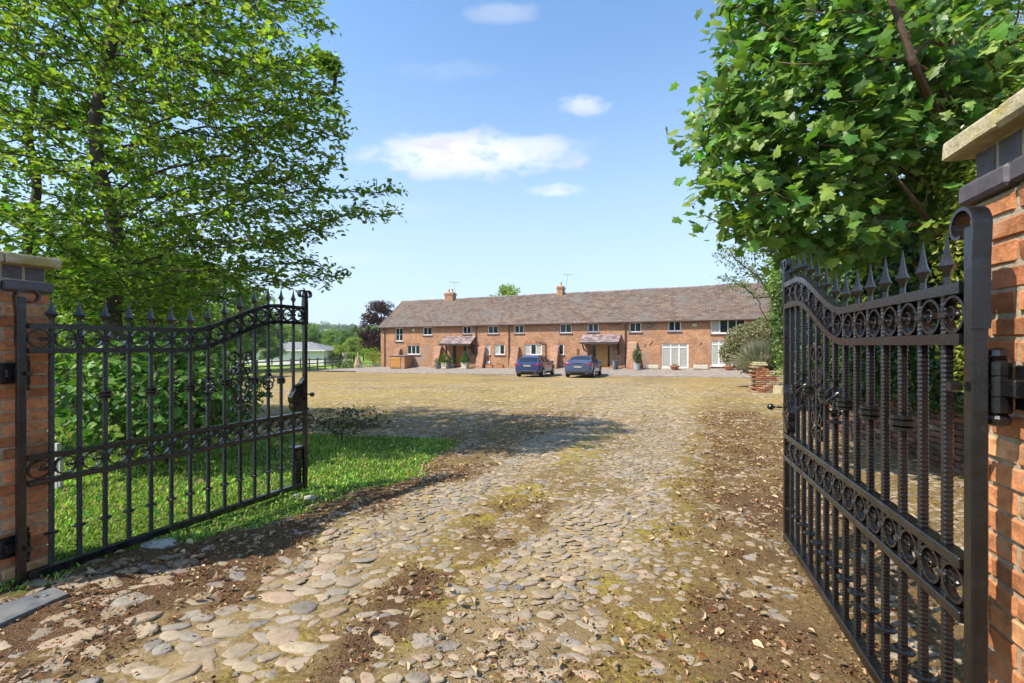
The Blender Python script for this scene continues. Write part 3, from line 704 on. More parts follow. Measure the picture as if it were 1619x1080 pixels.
M_wht = simple('weathered_cream_paint', (.56, .52, .42), .7, var=.15)
g = ground_at(92, 806); s = MB(); Y = 4.7; x = (90 - CX) / F * Y; z = float(gz(x, Y))
s.box((x, Y, z + .22), (.055, .05, .46)); s.box((x + .035, Y, z + .17), (.035, .04, .30)); s.box((x, Y, z + .46), (.04, .04, .03))
tag(s.build('marker_post', [M_wht]), 'short cream painted post standing in the grass beside the brick pillar', 'post')
m, nt, b = mat('field_stone'); c = ramp(nt, noise(nt, 18, 7, .65), [(.3, (.22, .20, .18)), (.7, (.46, .42, .36))]); nt.links.new(c, b.inputs['Base Color']); b.inputs['Roughness'].default_value = .9; bump(nt, b, noise(nt, 60, 6), .6, .01); M_rock = m
def rock(x, y, r, label, sx=1, sy=1, fl=.6):
    g = ground_at(x, y); s = MB(); n = 9; pr = [(r * .7, -r * .3), (r, 0), (r * .95, r * fl * .4), (r * .7, r * fl * .8), (r * .3, r * fl)]
    s.lathe(pr, g, n, jit=r * .07, sq=(sx, sy)); return tag(s.build('rock', [M_rock], smooth=False), label, 'rock', 'loose rocks by the drive')
rock(489, 789, .06, 'small pale rock lying in the grass below the end of the open gate', 1.2, .8)
rock(468, 785, .04, 'smallest rock, a light chip beside the pale rock below the open gate')
rock(252, 862, .09, 'flat tan rock half buried under the bottom rail of the open gate', 1.5, .8, .35)
# ------------------------------------------------------------------ the long brick barn house
M_wallb = brickmat('house_brick', ((.33, .145, .072), (.45, .24, .13)), (.40, .31, .22), patch=(.31, .225, .18))
m, nt, b = mat('clay_roof_tile')
co = objco(nt); sp = node(nt, 'ShaderNodeSeparateXYZ'); nt.links.new(co, sp.inputs[0])
cb = node(nt, 'ShaderNodeCombineXYZ'); nt.links.new(sp.outputs[0], cb.inputs[0]); nt.links.new(mth(nt, 'MULTIPLY', sp.outputs[2], 1.62), cb.inputs[1])
br = node(nt, 'ShaderNodeTexBrick'); nt.links.new(cb.outputs[0], br.inputs['Vector']); br.inputs['Scale'].default_value = 1; br.inputs['Brick Width'].default_value = .36; br.inputs['Row Height'].default_value = .21; br.inputs['Mortar Size'].default_value = .012
br.inputs['Color1'].default_value = (.125, .09, .075, 1); br.inputs['Color2'].default_value = (.225, .16, .12, 1); br.inputs['Mortar'].default_value = (.05, .037, .033, 1)
c = br.outputs['Color']
c = mix(nt, mrange(nt, noise(nt, .55, 7, .68), .46, .64, 0, .75), c, (.165, .15, .135))
c = mix(nt, mrange(nt, noise(nt, .8, 6, .7, mix(nt, 1, co, (7.3, 2.1, 5), 'ADD')), .55, .70, 0, .55), c, (.25, .18, .115))
c = mix(nt, mrange(nt, noise(nt, 2.2, 6, .7), .60, .72, 0, .75), c, (.33, .29, .235))
c = mix(nt, .8, c, ramp(nt, noise(nt, 11, 4, .7), [(.3, (.55, .53, .52)), (.5, (1, 1, 1)), (.72, (1.6, 1.55, 1.5))]), 'MULTIPLY')
nt.links.new(c, b.inputs['Base Color']); b.inputs['Roughness'].default_value = .92; b.inputs['Specular IOR Level'].default_value = .15; bump(nt, b, br.outputs['Fac'], -.6, .03); M_tile = m
M_upvc = simple('white_window_frame', (.76, .75, .71), .45, var=.04)
M_glass = simple('dark_window_glass', (.022, .026, .028), .06, spec=.35, var=.4, scale=1.5)
M_blind = simple('pale_blind_behind_glass', (.40, .385, .34), .18, spec=.6, var=.12, scale=6)
M_oak = simple('oiled_oak', (.46, .23, .055), .5, var=.18, scale=6); M_cedar = simple('red_brown_door', (.36, .12, .025), .5, var=.2, scale=6)
M_dkwood = simple('dark_stained_timber', (.05, .03, .02), .7); M_gut = simple('brown_gutter', (.075, .042, .034), .5)
M_lead = simple('lead_slate', (.20, .17, .17), .7, var=.35, scale=9); M_tc = simple('terracotta', (.42, .17, .075), .85, var=.2); M_stone = simple('pale_garden_stone', (.50, .44, .34), .9, var=.25, bstr=.4)
M_alu = simple('aerial_metal', (.35, .35, .36), .45, metal=.6); M_grey = simple('grey_glazed_pot', (.16, .17, .18), .45); M_sill = simple('sill_stone', (.22, .20, .23), .8)
HX0, HY0, HZ0 = -13.2, 45.8, -.6; HROT = math.atan2(-NX, NY)
house = empty('brick_barn_house', (HX0, HY0, HZ0), HROT, 'long two storey red brick barn house under a mottled clay tiled roof', 'house')
U0 = NY * HX0 - NX * HY0; Q0 = NX * HX0 + NY * HY0
def wl(px, py, q=None):                    # photo pixel -> (along, height) on the house front, or on a plane `out` metres before it
    xs = (px - CX) / F; qq = Q0 - (q or 0); Y = qq / (NX * xs + NY); X = xs * Y
    return NY * X - NX * Y - U0, CAMZ - (py - HZ) / F * Y - HZ0
def gl(a, out=0):                          # ground height in house coordinates
    q_ = Q0 - out; u_ = U0 + a; return float(gz(NY * u_ + NX * q_, -NX * u_ + NY * q_)) - HZ0 + .03
LEN = 37.0; EA = wl(602, 516.2)[1]; SP = 3.6; RZ = EA + 2.80
def rect(x0, y0, x1, y1):
    a0, z1 = wl(x0, y0); a1, z0 = wl(x1, y1); zz1 = wl((x0 + x1) / 2, y0)[1]; zz0 = wl((x0 + x1) / 2, y1)[1]
    return a0, a1, zz0, zz1
WIN = [((624.8, 518.4, 637.1, 539.6), 2, 'cross', 0), ((668.7, 517.2, 682.9, 530), 2, '', 0), ((731.4, 515.4, 744.7, 528), 2, '', 0), ((771.2, 514.8, 787.5, 527.6), 2, '', 0), ((813.1, 513.7, 828.2, 527), 2, '', 0),
       ((885, 511.9, 903.8, 526.4), 2, '', 0), ((928.9, 510.7, 946.7, 525), 2, '', 0), ((995, 509.4, 1014, 525), 2, '', 0), ((1056.3, 507.4, 1077, 523.6), 2, '', 0), ((1124, 504.8, 1179, 527.4), 4, '', .3),
       ((643.2, 546, 664, 560.6), 3, '', 0), ((767, 545, 774.8, 561), 1, '', .4), ((782.2, 544.7, 798, 561), 2, '', .3), ((829.9, 544.3, 856.8, 561.4), 3, '', .5), ((882.8, 544, 891.6, 561), 1, '', 0),
       ((1046.3, 543, 1088.6, 582), 3, 'top', 1), ((1124.6, 537.9, 1171, 578.6), 4, 'top', 1)]
DOORS = [((716.0, 544.9, 737.5, 580.6), 0), ((935.6, 544.7, 965, 581.6), 1)]
op = [rect(*r[0]) for r in WIN] + [rect(*r[0]) for r in DOORS]
for i in range(17, 19): a = list(op[i]); a[2] = gl((a[0] + a[1]) / 2) + .06; op[i] = tuple(a)
# front wall: a grid of cells with the openings left out, plus reveals
s = MB()
xs = sorted(set([0, LEN] + [v for o in op for v in o[:2]] + list(np.linspace(0, LEN, 12)))); zs = sorted(set([-.3, EA] + [v for o in op for v in o[2:]]))
for i in range(len(xs) - 1):
    for j in range(len(zs) - 1):
        mx_, mz = (xs[i] + xs[i + 1]) / 2, (zs[j] + zs[j + 1]) / 2
        if any(o[0] < mx_ < o[1] and o[2] < mz < o[3] for o in op): continue
        s.add([(xs[i], 0, zs[j]), (xs[i + 1], 0, zs[j]), (xs[i + 1], 0, zs[j + 1]), (xs[i], 0, zs[j + 1])], [[0, 1, 2, 3]])
for a0, a1, z0, z1 in op:
    D_ = .28
    for p, q_ in (((a0, z0), (a0, z1)), ((a0, z1), (a1, z1)), ((a1, z1), (a1, z0)), ((a1, z0), (a0, z0))):
        s.add([(p[0], 0, p[1]), (q_[0], 0, q_[1]), (q_[0], D_, q_[1]), (p[0], D_, p[1])], [[0, 1, 2, 3]])
W2 = 2 * SP
s.add([(0, 0, -.3), (0, W2, -.3), (0, W2, EA), (0, SP, RZ - .05), (0, 0, EA)], [[0, 1, 2, 3, 4]]); s.add([(LEN, 0, -.3), (LEN, W2, -.3), (LEN, W2, EA), (LEN, SP, RZ - .05), (LEN, 0, EA)], [[0, 1, 2, 3, 4]])
s.add([(0, W2, -.3), (LEN, W2, -.3), (LEN, W2, EA), (0, W2, EA)], [[0, 1, 2, 3]])
s.build('wall', [M_wallb], house)
s = MB(); s.add([(.3, .27, -.3), (LEN - .3, .27, -.3), (LEN - .3, .27, EA), (.3, .27, EA)], [[0, 1, 2, 3]]); s.build('dark_backing', [simple('dark_interior', (.02, .018, .016), .9)], house)  # added sheet behind all openings, coloured near black for the darkness indoors
# roof in lapped courses with the sag of old timbers
def roofside(sgn):
    nr, nc = 30, 90; X = np.linspace(-.28, LEN + .25, nc); V = []
    for r in range(nr):
        for e in (0, 1):
            t = (r + e) / nr; y = -.30 + (SP + .30) * t; z = EA - .13 + (RZ - EA + .13) * t + (.035 if e == 0 else 0.004)
            sag = (fbm(X * .35, X * 0 + t * 2, 51) - .5) * .24 * math.sin(math.pi * min(.86, t * 1.0 + .05)) + (fbm(X * 3, X * 0 + t * 30, 52) - .5) * .025
            V.append(np.stack([X, np.full(nc, y if sgn > 0 else 2 * SP - y), z + sag], -1))
    V = np.array(V); I = np.arange(2 * nr * nc).reshape(2 * nr, nc)
    s_ = MB(); s_.add(V, np.stack([I[:-1, :-1], I[:-1, 1:], I[1:, 1:], I[1:, :-1]], -1).reshape(-1, 4).tolist()); return s_
s = roofside(1); t = roofside(-1); s.add(t.v[0], t.f)
roof = s.build('roof', [M_tile], house)
s = MB(); 
for i in range(92):
    x = -.28 + (LEN + .5) * (i + .5) / 92; z = RZ + .0 + (float(fbm(x * .35, 2.0, 51)) - .5) * .11
    s.lathe([(.115, -.21), (.125, -.2), (.115, .2)], (x, SP, z - .035), 8, axis='x', col=tuple(np.ones(3) * rng.uniform(.7, 1.3)))
m, nt, b = mat('ridge_tile'); nt.links.new(mix(nt, 1, ramp(nt, noise(nt, 5), [(.3, (.13, .10, .10)), (.7, (.30, .24, .22))]), attr(nt), 'MULTIPLY'), b.inputs['Base Color']); b.inputs['Roughness'].default_value = .9
s.build('ridge_tiles', [m], roof)
def chimney(x0, x1, ytop, ybase, pots, ptop):
    q_ = -SP; a0 = wl(x0, ytop, q_)[0]; a1 = wl(x1, ytop, q_)[0]; zt = wl((x0 + x1) / 2, ytop, q_)[1]; zp = wl((x0 + x1) / 2, ptop, q_)[1]
    c_ = (a0 + a1) / 2; w_ = (a1 - a0); s = MB(); s.box((c_, SP, (zt + RZ - .7) / 2), (w_ * .88, .62, zt - RZ + .7), ch=.01); s.box((c_, SP, zt - .22), (w_ * .96, .68, .10), ch=.01); s.box((c_, SP, zt - .09), (w_, .74, .12), ch=.01); s.box((c_, SP, zt + .02), (w_ * .85, .6, .08), ch=.03)
    ch = s.build('chimney', [M_wallb], roof)
    for d in pots:
        s = MB(); h_ = zp - zt; s.lathe([(.13, 0), (.14, .05), (.115, .1), (.105, h_ * .7), (.13, h_ * .8), (.135, h_ * .9), (.11, h_)], (c_ + d, SP, zt + .03), 12); s.build('chimney_pot', [M_stone], roof)
chimney(704.7, 719.6, 463.8, 474, (-.2, .22), 457.5); chimney(881.6, 891.8, 453.6, 464, (0,), 446.5)
def aerial(px, ytop, lean, half):
    a, z = wl(px, ytop, -SP); s = MB(); s.tube([(a - lean, SP + .3, RZ - .2), (a, SP + .3, z + .05)], .016, 5); s.tube([(a - half, SP + .3, z + .06), (a + half, SP + .3, z)], .011, 5)
    for k in np.linspace(-1, 1, 9): s.tube([(a + half * k, SP + .1, z + .03 - .03 * k), (a + half * k, SP + .5, z + .03 - .03 * k)], .008, 4)
    s.tube([(a - half * .7, SP + .3, z + .25 * 0), (a - half * .9, SP + .3, z + .18)], .008, 4)
    s.build('aerial', [M_alu], roof)
aerial(716, 446.5, 0, .55); aerial(896.5, 434, .35, .45)
# verge boards, gutter, downpipes
s = MB(); s.box((LEN / 2, -.31, EA - .13), (LEN + .4, .11, .09), ch=.02); s.box((LEN / 2, -.10, EA - .10), (LEN, .18, .03)); s.build('gutter', [M_gut], house)
s = MB()
for yy in (1, -1): s.bar((-.24, SP - yy * (SP + .26), EA - .17), (-.24, SP - yy * .02, RZ - .10), .04, .16)
s.build('verge_board', [M_gut], house)
def pipe(px, y0=None):
    a, z = wl(px, 550, .12); s = MB(); s.tube([(a, -.29, EA - .17), (a, -.24, EA - .28), (a, -.10, EA - .42), (a, -.08, EA - .55), (a, -.08, gl(a, .1))], .042, 7)
    for zz in (1.2, 2.6): s.box((a, -.06, zz), (.13, .1, .05))
    s.box((a, -.27, EA - .2), (.18, .16, .14)); s.build('downpipe', [M_gut], house)
for px in (607.5, 752, 804, 988.5): pipe(px)
a, z = wl(863, 541); s = MB(); a1 = wl(853, 540)[0]; s.tube([(a1, -.06, z + .08), (a1, -.1, z + .02), (a, -.1, z - .08), (a, -.08, z - .2), (a, -.08, gl(a, .1))], .035, 6); s.build('waste_pipe', [M_gut], house)
# windows: frame with panes and sill as sub-parts
for (r, n, style, bl), (a0, a1, z0, z1) in zip(WIN, op[:17]):
    fw = .055 if bl < 1 else .07; y = .085; s = MB()
    s.box(((a0 + a1) / 2, y, z1 - fw / 2), (a1 - a0, .07, fw), ch=.004); s.box(((a0 + a1) / 2, y, z0 + fw / 2), (a1 - a0, .07, fw), ch=.004)
    for x in (a0 + fw / 2, a1 - fw / 2): s.box((x, y, (z0 + z1) / 2), (fw, .07, z1 - z0 - 2 * fw), ch=.004)
    cells = []; cw = (a1 - a0 - 2 * fw) / n
    zb = [z0 + fw, z1 - fw]
    if style == 'cross': zb = [z0 + fw, (z0 + z1) / 2, z1 - fw]
    if style == 'top': zb = [z0 + fw, z0 + (z1 - z0) * .83, z1 - fw]
    for i in range(n):
        for j in range(len(zb) - 1): cells.append((a0 + fw + cw * i, a0 + fw + cw * (i + 1), zb[j], zb[j + 1]))
    for i in range(1, n): s.box((a0 + fw + cw * i, y, (z0 + z1) / 2), (fw * 1.15, .06, z1 - z0 - 2 * fw), ch=.004)
    for zz in zb[1:-1]: s.box(((a0 + a1) / 2, y - .003, zz), (a1 - a0 - 2 * fw, .05, fw), ch=.004)
    for k, (c0, c1, d0, d1) in enumerate(cells):                    # opening sash inside each light
        g_ = .024
        for zz in (d0 + g_ / 2, d1 - g_ / 2): s.box(((c0 + c1) / 2, y + .002, zz), (c1 - c0, .045, g_), ch=.003)
        for x in (c0 + g_ / 2, c1 - g_ / 2): s.box((x, y + .002, (d0 + d1) / 2), (g_, .044, d1 - d0 - 2 * g_), ch=.003)
    fr = s.build('window', [M_upvc], house)
    for k, (c0, c1, d0, d1) in enumerate(cells):
        pn = MB(); ti = rng.normal(0, .004); pn.box(((c0 + c1) / 2, y + .015, (d0 + d1) / 2), (c1 - c0 - .05, .012, d1 - d0 - .05), rz=ti)
        if bl == 1 and style == 'top' and d1 - d0 > 1:
            for x in np.linspace(c0 + .06, c1 - .06, 9): pn.box((x, y + .006, (d0 + d1) / 2), (.035, .010, d1 - d0 - .08), col=(1, 1, 1))
        blind = bl == 1 or (bl > 0 and (k % 2 == 0 if bl >= .5 else k == 0))
        pn.build('pane', [M_blind if blind else M_glass], fr)
        if 0 < bl < 1 and not blind: pass
    sl = MB(); sl.box(((a0 + a1) / 2, -.02, z0 - .035), (a1 - a0 + .14, .16, .06), ch=.008); sl.build('sill', [M_sill if bl < 1 else M_upvc], fr)
    if bl < .9 and z0 < 2:                                         # brick head over the lower lights
        hd = MB(); nb = max(3, int((a1 - a0 + .1) / .075))
        for i in range(nb):
            x = a0 - .05 + (a1 - a0 + .1) * (i + .5) / nb; hd.box((x, .02, z1 + .115 + .05 * (1 - ((i + .5) / nb * 2 - 1) ** 2)), (.062, .06, .21), col=tuple(np.array((.36, .17, .10)) * rng.lognormal(0, .2)), ch=.004)
        hd.build('brick_head', [M_brick], house)
# doors with side lights
for (r, kind), (a0, a1, z0, z1) in zip(DOORS, op[17:]):
    lw = .40 if kind == 0 else .42; s = MB()
    if kind == 0: d0, d1 = a0 + (a1 - a0) * .21, a0 + (a1 - a0) * .79
    else: d0, d1 = a0 + (a1 - a0) * .24, a0 + (a1 - a0) * .82
    M_ = M_cedar if kind == 0 else M_oak; y = .12
    s.box(((d0 + d1) / 2, y, (z0 + z1) / 2), (d1 - d0 - .02, .05, z1 - z0 - .05), ch=.006)
    nb = 6
    for i in range(nb): s.box((d0 + (d1 - d0) * (i + .5) / nb, y - .03, (z0 + z1) / 2), ((d1 - d0) / nb - .018, .012, z1 - z0 - .25), ch=.004)
    for zz in (z0 + .18, z1 - .16): s.box(((d0 + d1) / 2, y - .037, zz), (d1 - d0 - .06, .014, .16), ch=.003)
    dr = s.build('door', [M_], house)
    h_ = MB(); hx = d1 - .12 if kind == 0 else (d0 + d1) / 2 + .12; h_.tube([(hx, y - .04, z0 + .8), (hx, y - .09, z0 + .85), (hx, y - .09, z0 + 1.25), (hx, y - .04, z0 + 1.3)], .014, 6); h_.build('handle', [M_alu], dr)
    f_ = MB(); f_.box(((a0 + a1) / 2, y - .01, z1 - .03), (a1 - a0, .09, .06))
    for x in (a0 + .03, d0 - .02, d1 + .02, a1 - .03): f_.box((x, y - .01, (z0 + z1) / 2 - .03), (.055, .09, z1 - z0 - .06))
    f_.box(((a0 + a1) / 2, y - .05, z0 - .03), (a1 - a0, .22, .06)); fr = f_.build('door_frame', [M_dkwood if kind == 0 else M_oak], house)
    for x0_, x1_ in ((a0 + .06, d0 - .05), (d1 + .05, a1 - .06)):
        p_ = MB(); p_.box(((x0_ + x1_) / 2, y + .01, (z0 + z1) / 2), (x1_ - x0_, .012, z1 - z0 - .12)); p_.build('side_light', [M_glass], fr)
# lean-to porch hoods on timber brackets
def porch(bl_, br_, yb, tl, tr, yt, out=1.0):
    a0, zb = wl(bl_, yb, out); a1 = wl(br_, yb, out)[0]; zt = wl((tl + tr) / 2, yt)[1]; c0, c1 = a0, a1
    s = MB(); nr = 7
    for r in range(nr):
        t0, t1 = r / nr, (r + 1.15) / nr; nb = int((c1 - c0) / .26)
        for i in range(nb):
            x = c0 + (c1 - c0) * (i + .5) / nb; z_ = lambda t: zb + .02 + (zt - zb) * t
            s.bar((x, -out + out * t0, z_(t0) + .018), (x, -out + out * min(t1, 1), z_(min(t1, 1)) + .002), (c1 - c0) / nb - .006, .018, col=tuple(np.array((1, .94, .93)) * rng.uniform(.55, 1.5)))
    m_ = M_lead if 'M_hood' not in globals() else M_hood
    ph = s.build('porch_roof', [M_hood], house)
    k = MB(); k.box(((c0 + c1) / 2, -out + .03, zb - .06), (c1 - c0 - .06, .05, .12)); k.bar(((c0 + c1) / 2, -out + .04, zb - .02), ((c0 + c1) / 2, -.01, zt - .04), c1 - c0 - .12, .03)
    for x in (c0 + .2, c1 - .2):
        k.bar((x, -.05, zb - .08), (x, -out + .06, zb - .08), .09, .10); k.bar((x, -.06, zb - .85), (x, -out + .2, zb - .12), .09, .09); k.box((x, -.05, zb - .5), (.10, .09, .9))
    k.build('bracket', [M_dkwood], ph)
m, nt, b = mat('porch_tile'); nt.links.new(mix(nt, 1, ramp(nt, noise(nt, 3, 6, .7), [(.3, (.15, .115, .115)), (.6, (.26, .20, .19)), (.75, (.34, .25, .17))]), attr(nt), 'MULTIPLY'), b.inputs['Base Color']); b.inputs['Roughness'].default_value = .85; M_hood = m
porch(693.1, 743.5, 544.3, 702, 748, 532.0); porch(916, 978, 542.0, 920, 980.5, 528.8)
# raked buttresses
def buttress(x0, x1, ytop, out=.72, top=.24, face=None):
    a1 = wl(x1, 575, .0)[0]; a0 = wl(x0, 580, out)[0]; w_ = max(.5, face or .70); c_ = a0 + w_ / 2; zt = wl((x0 + x1) / 2, ytop)[1]; zb = gl(c_, out) - .2
    s = MB(); P = [(c_ - w_ / 2, 0, zb), (c_ - w_ / 2, -out, zb), (c_ - w_ / 2, -out, zb + .45), (c_ - w_ / 2, -top, zt - .12), (c_ - w_ / 2, 0, zt)]
    s.prism(P, (w_, 0, 0)); s.build('buttress', [M_but], house)
M_but = brickmat('buttress_brick', ((.30, .14, .085), (.42, .225, .14)), (.36, .27, .185), patch=(.34, .27, .20))
for x0, x1, yt in ((618, 629, 550.5), (682, 697, 548), (751.5, 769, 547.5), (804.5, 822, 547.5), (867, 887, 546.5), (915, 929, 543), (990, 1013.5, 540.5)): buttress(x0, x1, yt)
# fittings on the wall
def fit(name, px, py, d, mt, shape='box'):
    a, z = wl(px, py); s = MB()
    if shape == 'box': s.box((a, -d[1] / 2, z), d, ch=.02)
    else: s.lathe([(.02, -.06), (d[0] * .8, -.05), (d[0], 0)], (a, -.01, z), 14, axis='y')
    s.build(name, [mt], house)
fit('wall_light', 653.8, 522, (.16, .1, .1), simple('white_lamp', (.7, .7, .68), .4), 'disc'); fit('flood_light', 1027.5, 515, (.30, .14, .2), M_grey); fit('alarm_box', 1098.5, 514, (.30, .1, .2), M_wht)
fit('alarm_box', 1160, 500.0, (.2, .1, .12), M_wht) if False else None
fit('wall_lantern', 930, 549, (.12, .14, .26), M_grey); fit('wall_lantern', 970.5, 549, (.12, .14, .26), M_grey); fit('wall_lantern', 743.5, 558.5, (.14, .14, .26), M_grey); fit('meter_box', 772.6, 575, (.38, .12, .46), M_upvc)
fit('house_sign', 995, 553, (.35, .04, .28), M_grey) if False else None
a, z = wl(913.5, 560, .6); s = MB()
for i in range(4): s.box((a - .22 + .15 * i, -.06, z), (.03, .025, .9))
for i in range(5): s.box((a, -.085, z - .36 + .18 * i), (.52, .02, .03))
s.build('trellis', [M_dkwood], house)
# iron tie plates
for px, py in ((1020, 546.5), (1028, 545), (1031, 541), (1108, 543.5)):
    a, z = wl(px, py); s = MB(); s.bar((a - .05, -.015, z - .12), (a + .05, -.015, z + .12), .05, .02, up=(0, 1, 0)); s.build('tie_plate', [M_gut], house)

# ------------------------------------------------------------------ things before the house
def hpt(px, py, out):                       # world point: photo pixel on the plane `out` metres before the house, dropped on the terrace
    a, z = wl(px, py, out); u_, q_ = U0 + a, Q0 - out; X, Y = NY * u_ + NX * q_, -NX * u_ + NY * q_
    return Vector((X, Y, float(gz(X, Y)) + .03))
M_leafs = leafmat('leaf_small', .35, .5, .3); M_bark = simple('bark', (.085, .062, .042), .95, var=.4, scale=20, bstr=.6, bscale=40, bdist=.01)
def foliage(name, pts, size, base, up=None, var=.28, parent=None, hi=None, phi=0, spin=None, m=None, templ=None, faces=None, upw=.8, hue=.15):
    pts = np.asarray(pts); N = len(pts)
    T = templ or LEAF; Fq = faces or LEAFQ
    sz = size * rng.uniform(.5, 1.35, N); V, Fc = leaf_batch(pts, sz, up if up is not None else np.tile([0, 0, 1.0], (N, 1)), T, Fq, spin, upw)
    c = colvar(N, base, var, hue, hi, phi)
    me = np_mesh(name, V, [Fc], m or M_leafs, np.repeat(c, len(Fq), 0)); return link(name, me, parent)
def ball_pts(N, r, shell=.55):
    d = rng.normal(0, 1, (N, 3)); d /= np.linalg.norm(d, axis=1)[:, None]; rad = rng.uniform(shell ** 3, 1, N) ** (1 / 3)
    rad = rad * (.82 + .36 * fbm(d[:, 0] * 2.2 + 5, d[:, 1] * 2.2 + d[:, 2] * 1.7, int(rng.integers(1, 90))))
    return d * rad[:, None] * np.array(r), d
def pot(px, py, kind, label, out=.9, cat='planter'):
    p = hpt(px, py, out); root = empty('planter', p, HROT, label, cat, 'planters along the house front')
    s = MB()
    if kind in ('ball', 'cone'):
        s.box((0, 0, .06), (.56, .56, .12), ch=.015); s.lathe([(.34, .12), (.36, .16), (.40, .44), (.43, .46), (.43, .54), (.38, .55)], (0, 0, 0), 4); s.build('pot', [M_stone], root)
        if kind == 'ball': P, d = ball_pts(1400, (.42, .42, .42), .8); P[:, 2] += .90; P2, _ = ball_pts(500, (.5, .5, .16), .5); P2[:, 2] += .6; P = np.vstack([P, P2])
        else:
            t = rng.uniform(0, 1, 2200) ** .7; a_ = rng.uniform(0, 6.283, 2200); r_ = (.04 + .5 * t) * (1 - .9 * np.clip((t - .82) / .18, 0, 1) * .5); P = np.stack([r_ * np.cos(a_), r_ * np.sin(a_), .55 + 1.0 * (1 - t)], -1)
        foliage('topiary', P, .07, (.07, .16, .015), parent=root)
        s = MB(); s.tube([(0, 0, .5), (0, 0, .8)], .03, 6); s.build('stem', [M_bark], root)
    elif kind == 'trough':
        s.box((0, 0, .13), (.66, .26, .26), ch=.02); s.box((0, 0, .25), (.70, .30, .05), ch=.01); s.build('trough', [M_tc], root)
        P = np.stack([rng.uniform(-.3, .3, 120), rng.uniform(-.1, .1, 120), rng.uniform(.27, .36, 120)], -1); foliage('plants', P, .05, (.06, .12, .02), parent=root)
    elif kind == 'stonetrough':
        s.box((0, 0, .16), (1.0, .34, .30), ch=.03); s.box((0, 0, .30), (.9, .26, .04), ch=.01); s.build('trough', [M_stone], root)
        P = np.stack([rng.uniform(-.42, .42, 200), rng.uniform(-.12, .12, 200), rng.uniform(.3, .36, 200)], -1); foliage('plants', P, .05, (.16, .15, .05), parent=root)
    elif kind == 'bowl':
        s.lathe([(.16, 0), (.20, .02), (.34, .22), (.36, .24), (.36, .29), (.30, .28)], (0, 0, 0), 16); s.build('pot', [M_tc], root); P, d = ball_pts(160, (.28, .28, .10), .3); P[:, 2] += .32; foliage('plants', P, .06, (.18, .10, .03), parent=root)
    elif kind == 'dark':
        s.lathe([(.20, 0), (.24, .03), (.33, .32), (.36, .34), (.36, .38), (.30, .36)], (0, 0, 0), 14); s.build('pot', [M_grey], root); P, d = ball_pts(500, (.34, .34, .34), .3); P[:, 2] += .62; foliage('plants', P, .07, (.05, .13, .02), parent=root)
    elif kind == 'lily':
        s.lathe([(.20, 0), (.23, .02), (.26, .42), (.28, .43), (.28, .48), (.23, .46)], (0, 0, 0), 14); s.build('pot', [simple('pale_grey_pot', (.36, .37, .37), .6)], root); P, d = ball_pts(700, (.34, .34, .58), .2); P[:, 2] += 1.05; foliage('plants', P, .10, (.05, .10, .02), parent=root, hi=(.7, .7, .62), phi=.05)
    elif kind == 'vase':
        s.lathe([(.10, 0), (.12, .02), (.15, .3), (.12, .55), (.15, .72), (.13, .72)], (0, 0, 0), 12); s.build('vase', [M_grey], root)
        P, d = ball_pts(90, (.10, .10, .12), .2); P[:, 2] += .76; foliage('plants', P, .05, (.05, .09, .02), parent=root)
pot(704, 582, 'ball', 'square stone pot with a clipped ball bush, left of the red-brown door'); pot(735.5, 582, 'cone', 'square stone pot with a clipped cone bush, right of the red-brown door')
pot(692.5, 581, 'dark', 'dark round pot of leafy green beside the clipped ball bush'); pot(715, 581, 'dark', 'dark round pot tucked between clipped ball bush and red-brown door', .5)
pot(773.5, 582, 'trough', 'terracotta trough on the ground below the white meter box', .3); pot(790.5, 582, 'trough', 'terracotta trough under the two-light lower window near the meter box', .3)
pot(971, 583, 'vase', 'taller grey metal vase beside the light oak door', .8); pot(975, 583, 'vase', 'second grey metal vase, just right of the one by the oak door', .5)
pot(1007, 584, 'lily', 'pale grey pot holding a white flowering plant against the end buttress', .9); pot(1031, 583, 'stonetrough', 'shorter pale stone trough between buttress and curtained french window', .4)
pot(1066.5, 584, 'bowl', 'round terracotta bowl in front of the three-leaf french window', .7); pot(1108, 582, 'stonetrough', 'pale stone trough between the two french windows', .4); pot(1152, 581, 'bowl', 'round terracotta bowl in front of the four-leaf french window', .7)
# log store of brick with an oak door
p = hpt(634, 580, .75); root = empty('bin_store', p, HROT, 'low brick bin store with oak door and slate top', 'store')
s = MB(); s.box((0, 0, .55), (1.75, 1.15, 1.2), ch=.01); s.build('brick_body', [M_wallb], root); s = MB(); s.box((0, 0, 1.19), (1.95, 1.3, .07), ch=.012); s.build('slate_top', [M_lead], root)
s = MB()
for i in range(7): s.box((-.60 + .155 * i, -.60, .56), (.148, .05, 1.0), ch=.006)
s.box((-.14, -.632, .9), (1.08, .02, .09)); s.box((-.14, -.632, .22), (1.08, .02, .09)); s.build('door', [M_oak], root)
# hanging basket
a, z = wl(744, 549.5, .45); u_, q_ = U0 + a, Q0 - .45; P0 = Vector((NY * u_ + NX * q_, -NX * u_ + NY * q_, z + HZ0)); root = empty('hanging_basket', P0, HROT, 'red flowering hanging basket on the wall by the red-brown door', 'hanging basket')
s = MB(); s.lathe([(.05, -.2), (.14, -.14), (.19, 0)], (0, 0, 0), 10); s.build('basket', [M_dkwood], root); s = MB(); s.bar((0, .42, .36), (0, 0, .40), .02, .02); s.tube([(0, 0, .40), (.15, 0, 0)], .006, 4); s.tube([(0, 0, .40), (-.15, 0, 0)], .006, 4); s.build('bracket', [M_iron], root)
P, d = ball_pts(500, (.36, .3, .18), .2); P[:, 2] += .02; foliage('flowers', P, .07, (.05, .09, .02), parent=root, hi=(.40, .03, .04), phi=.45)

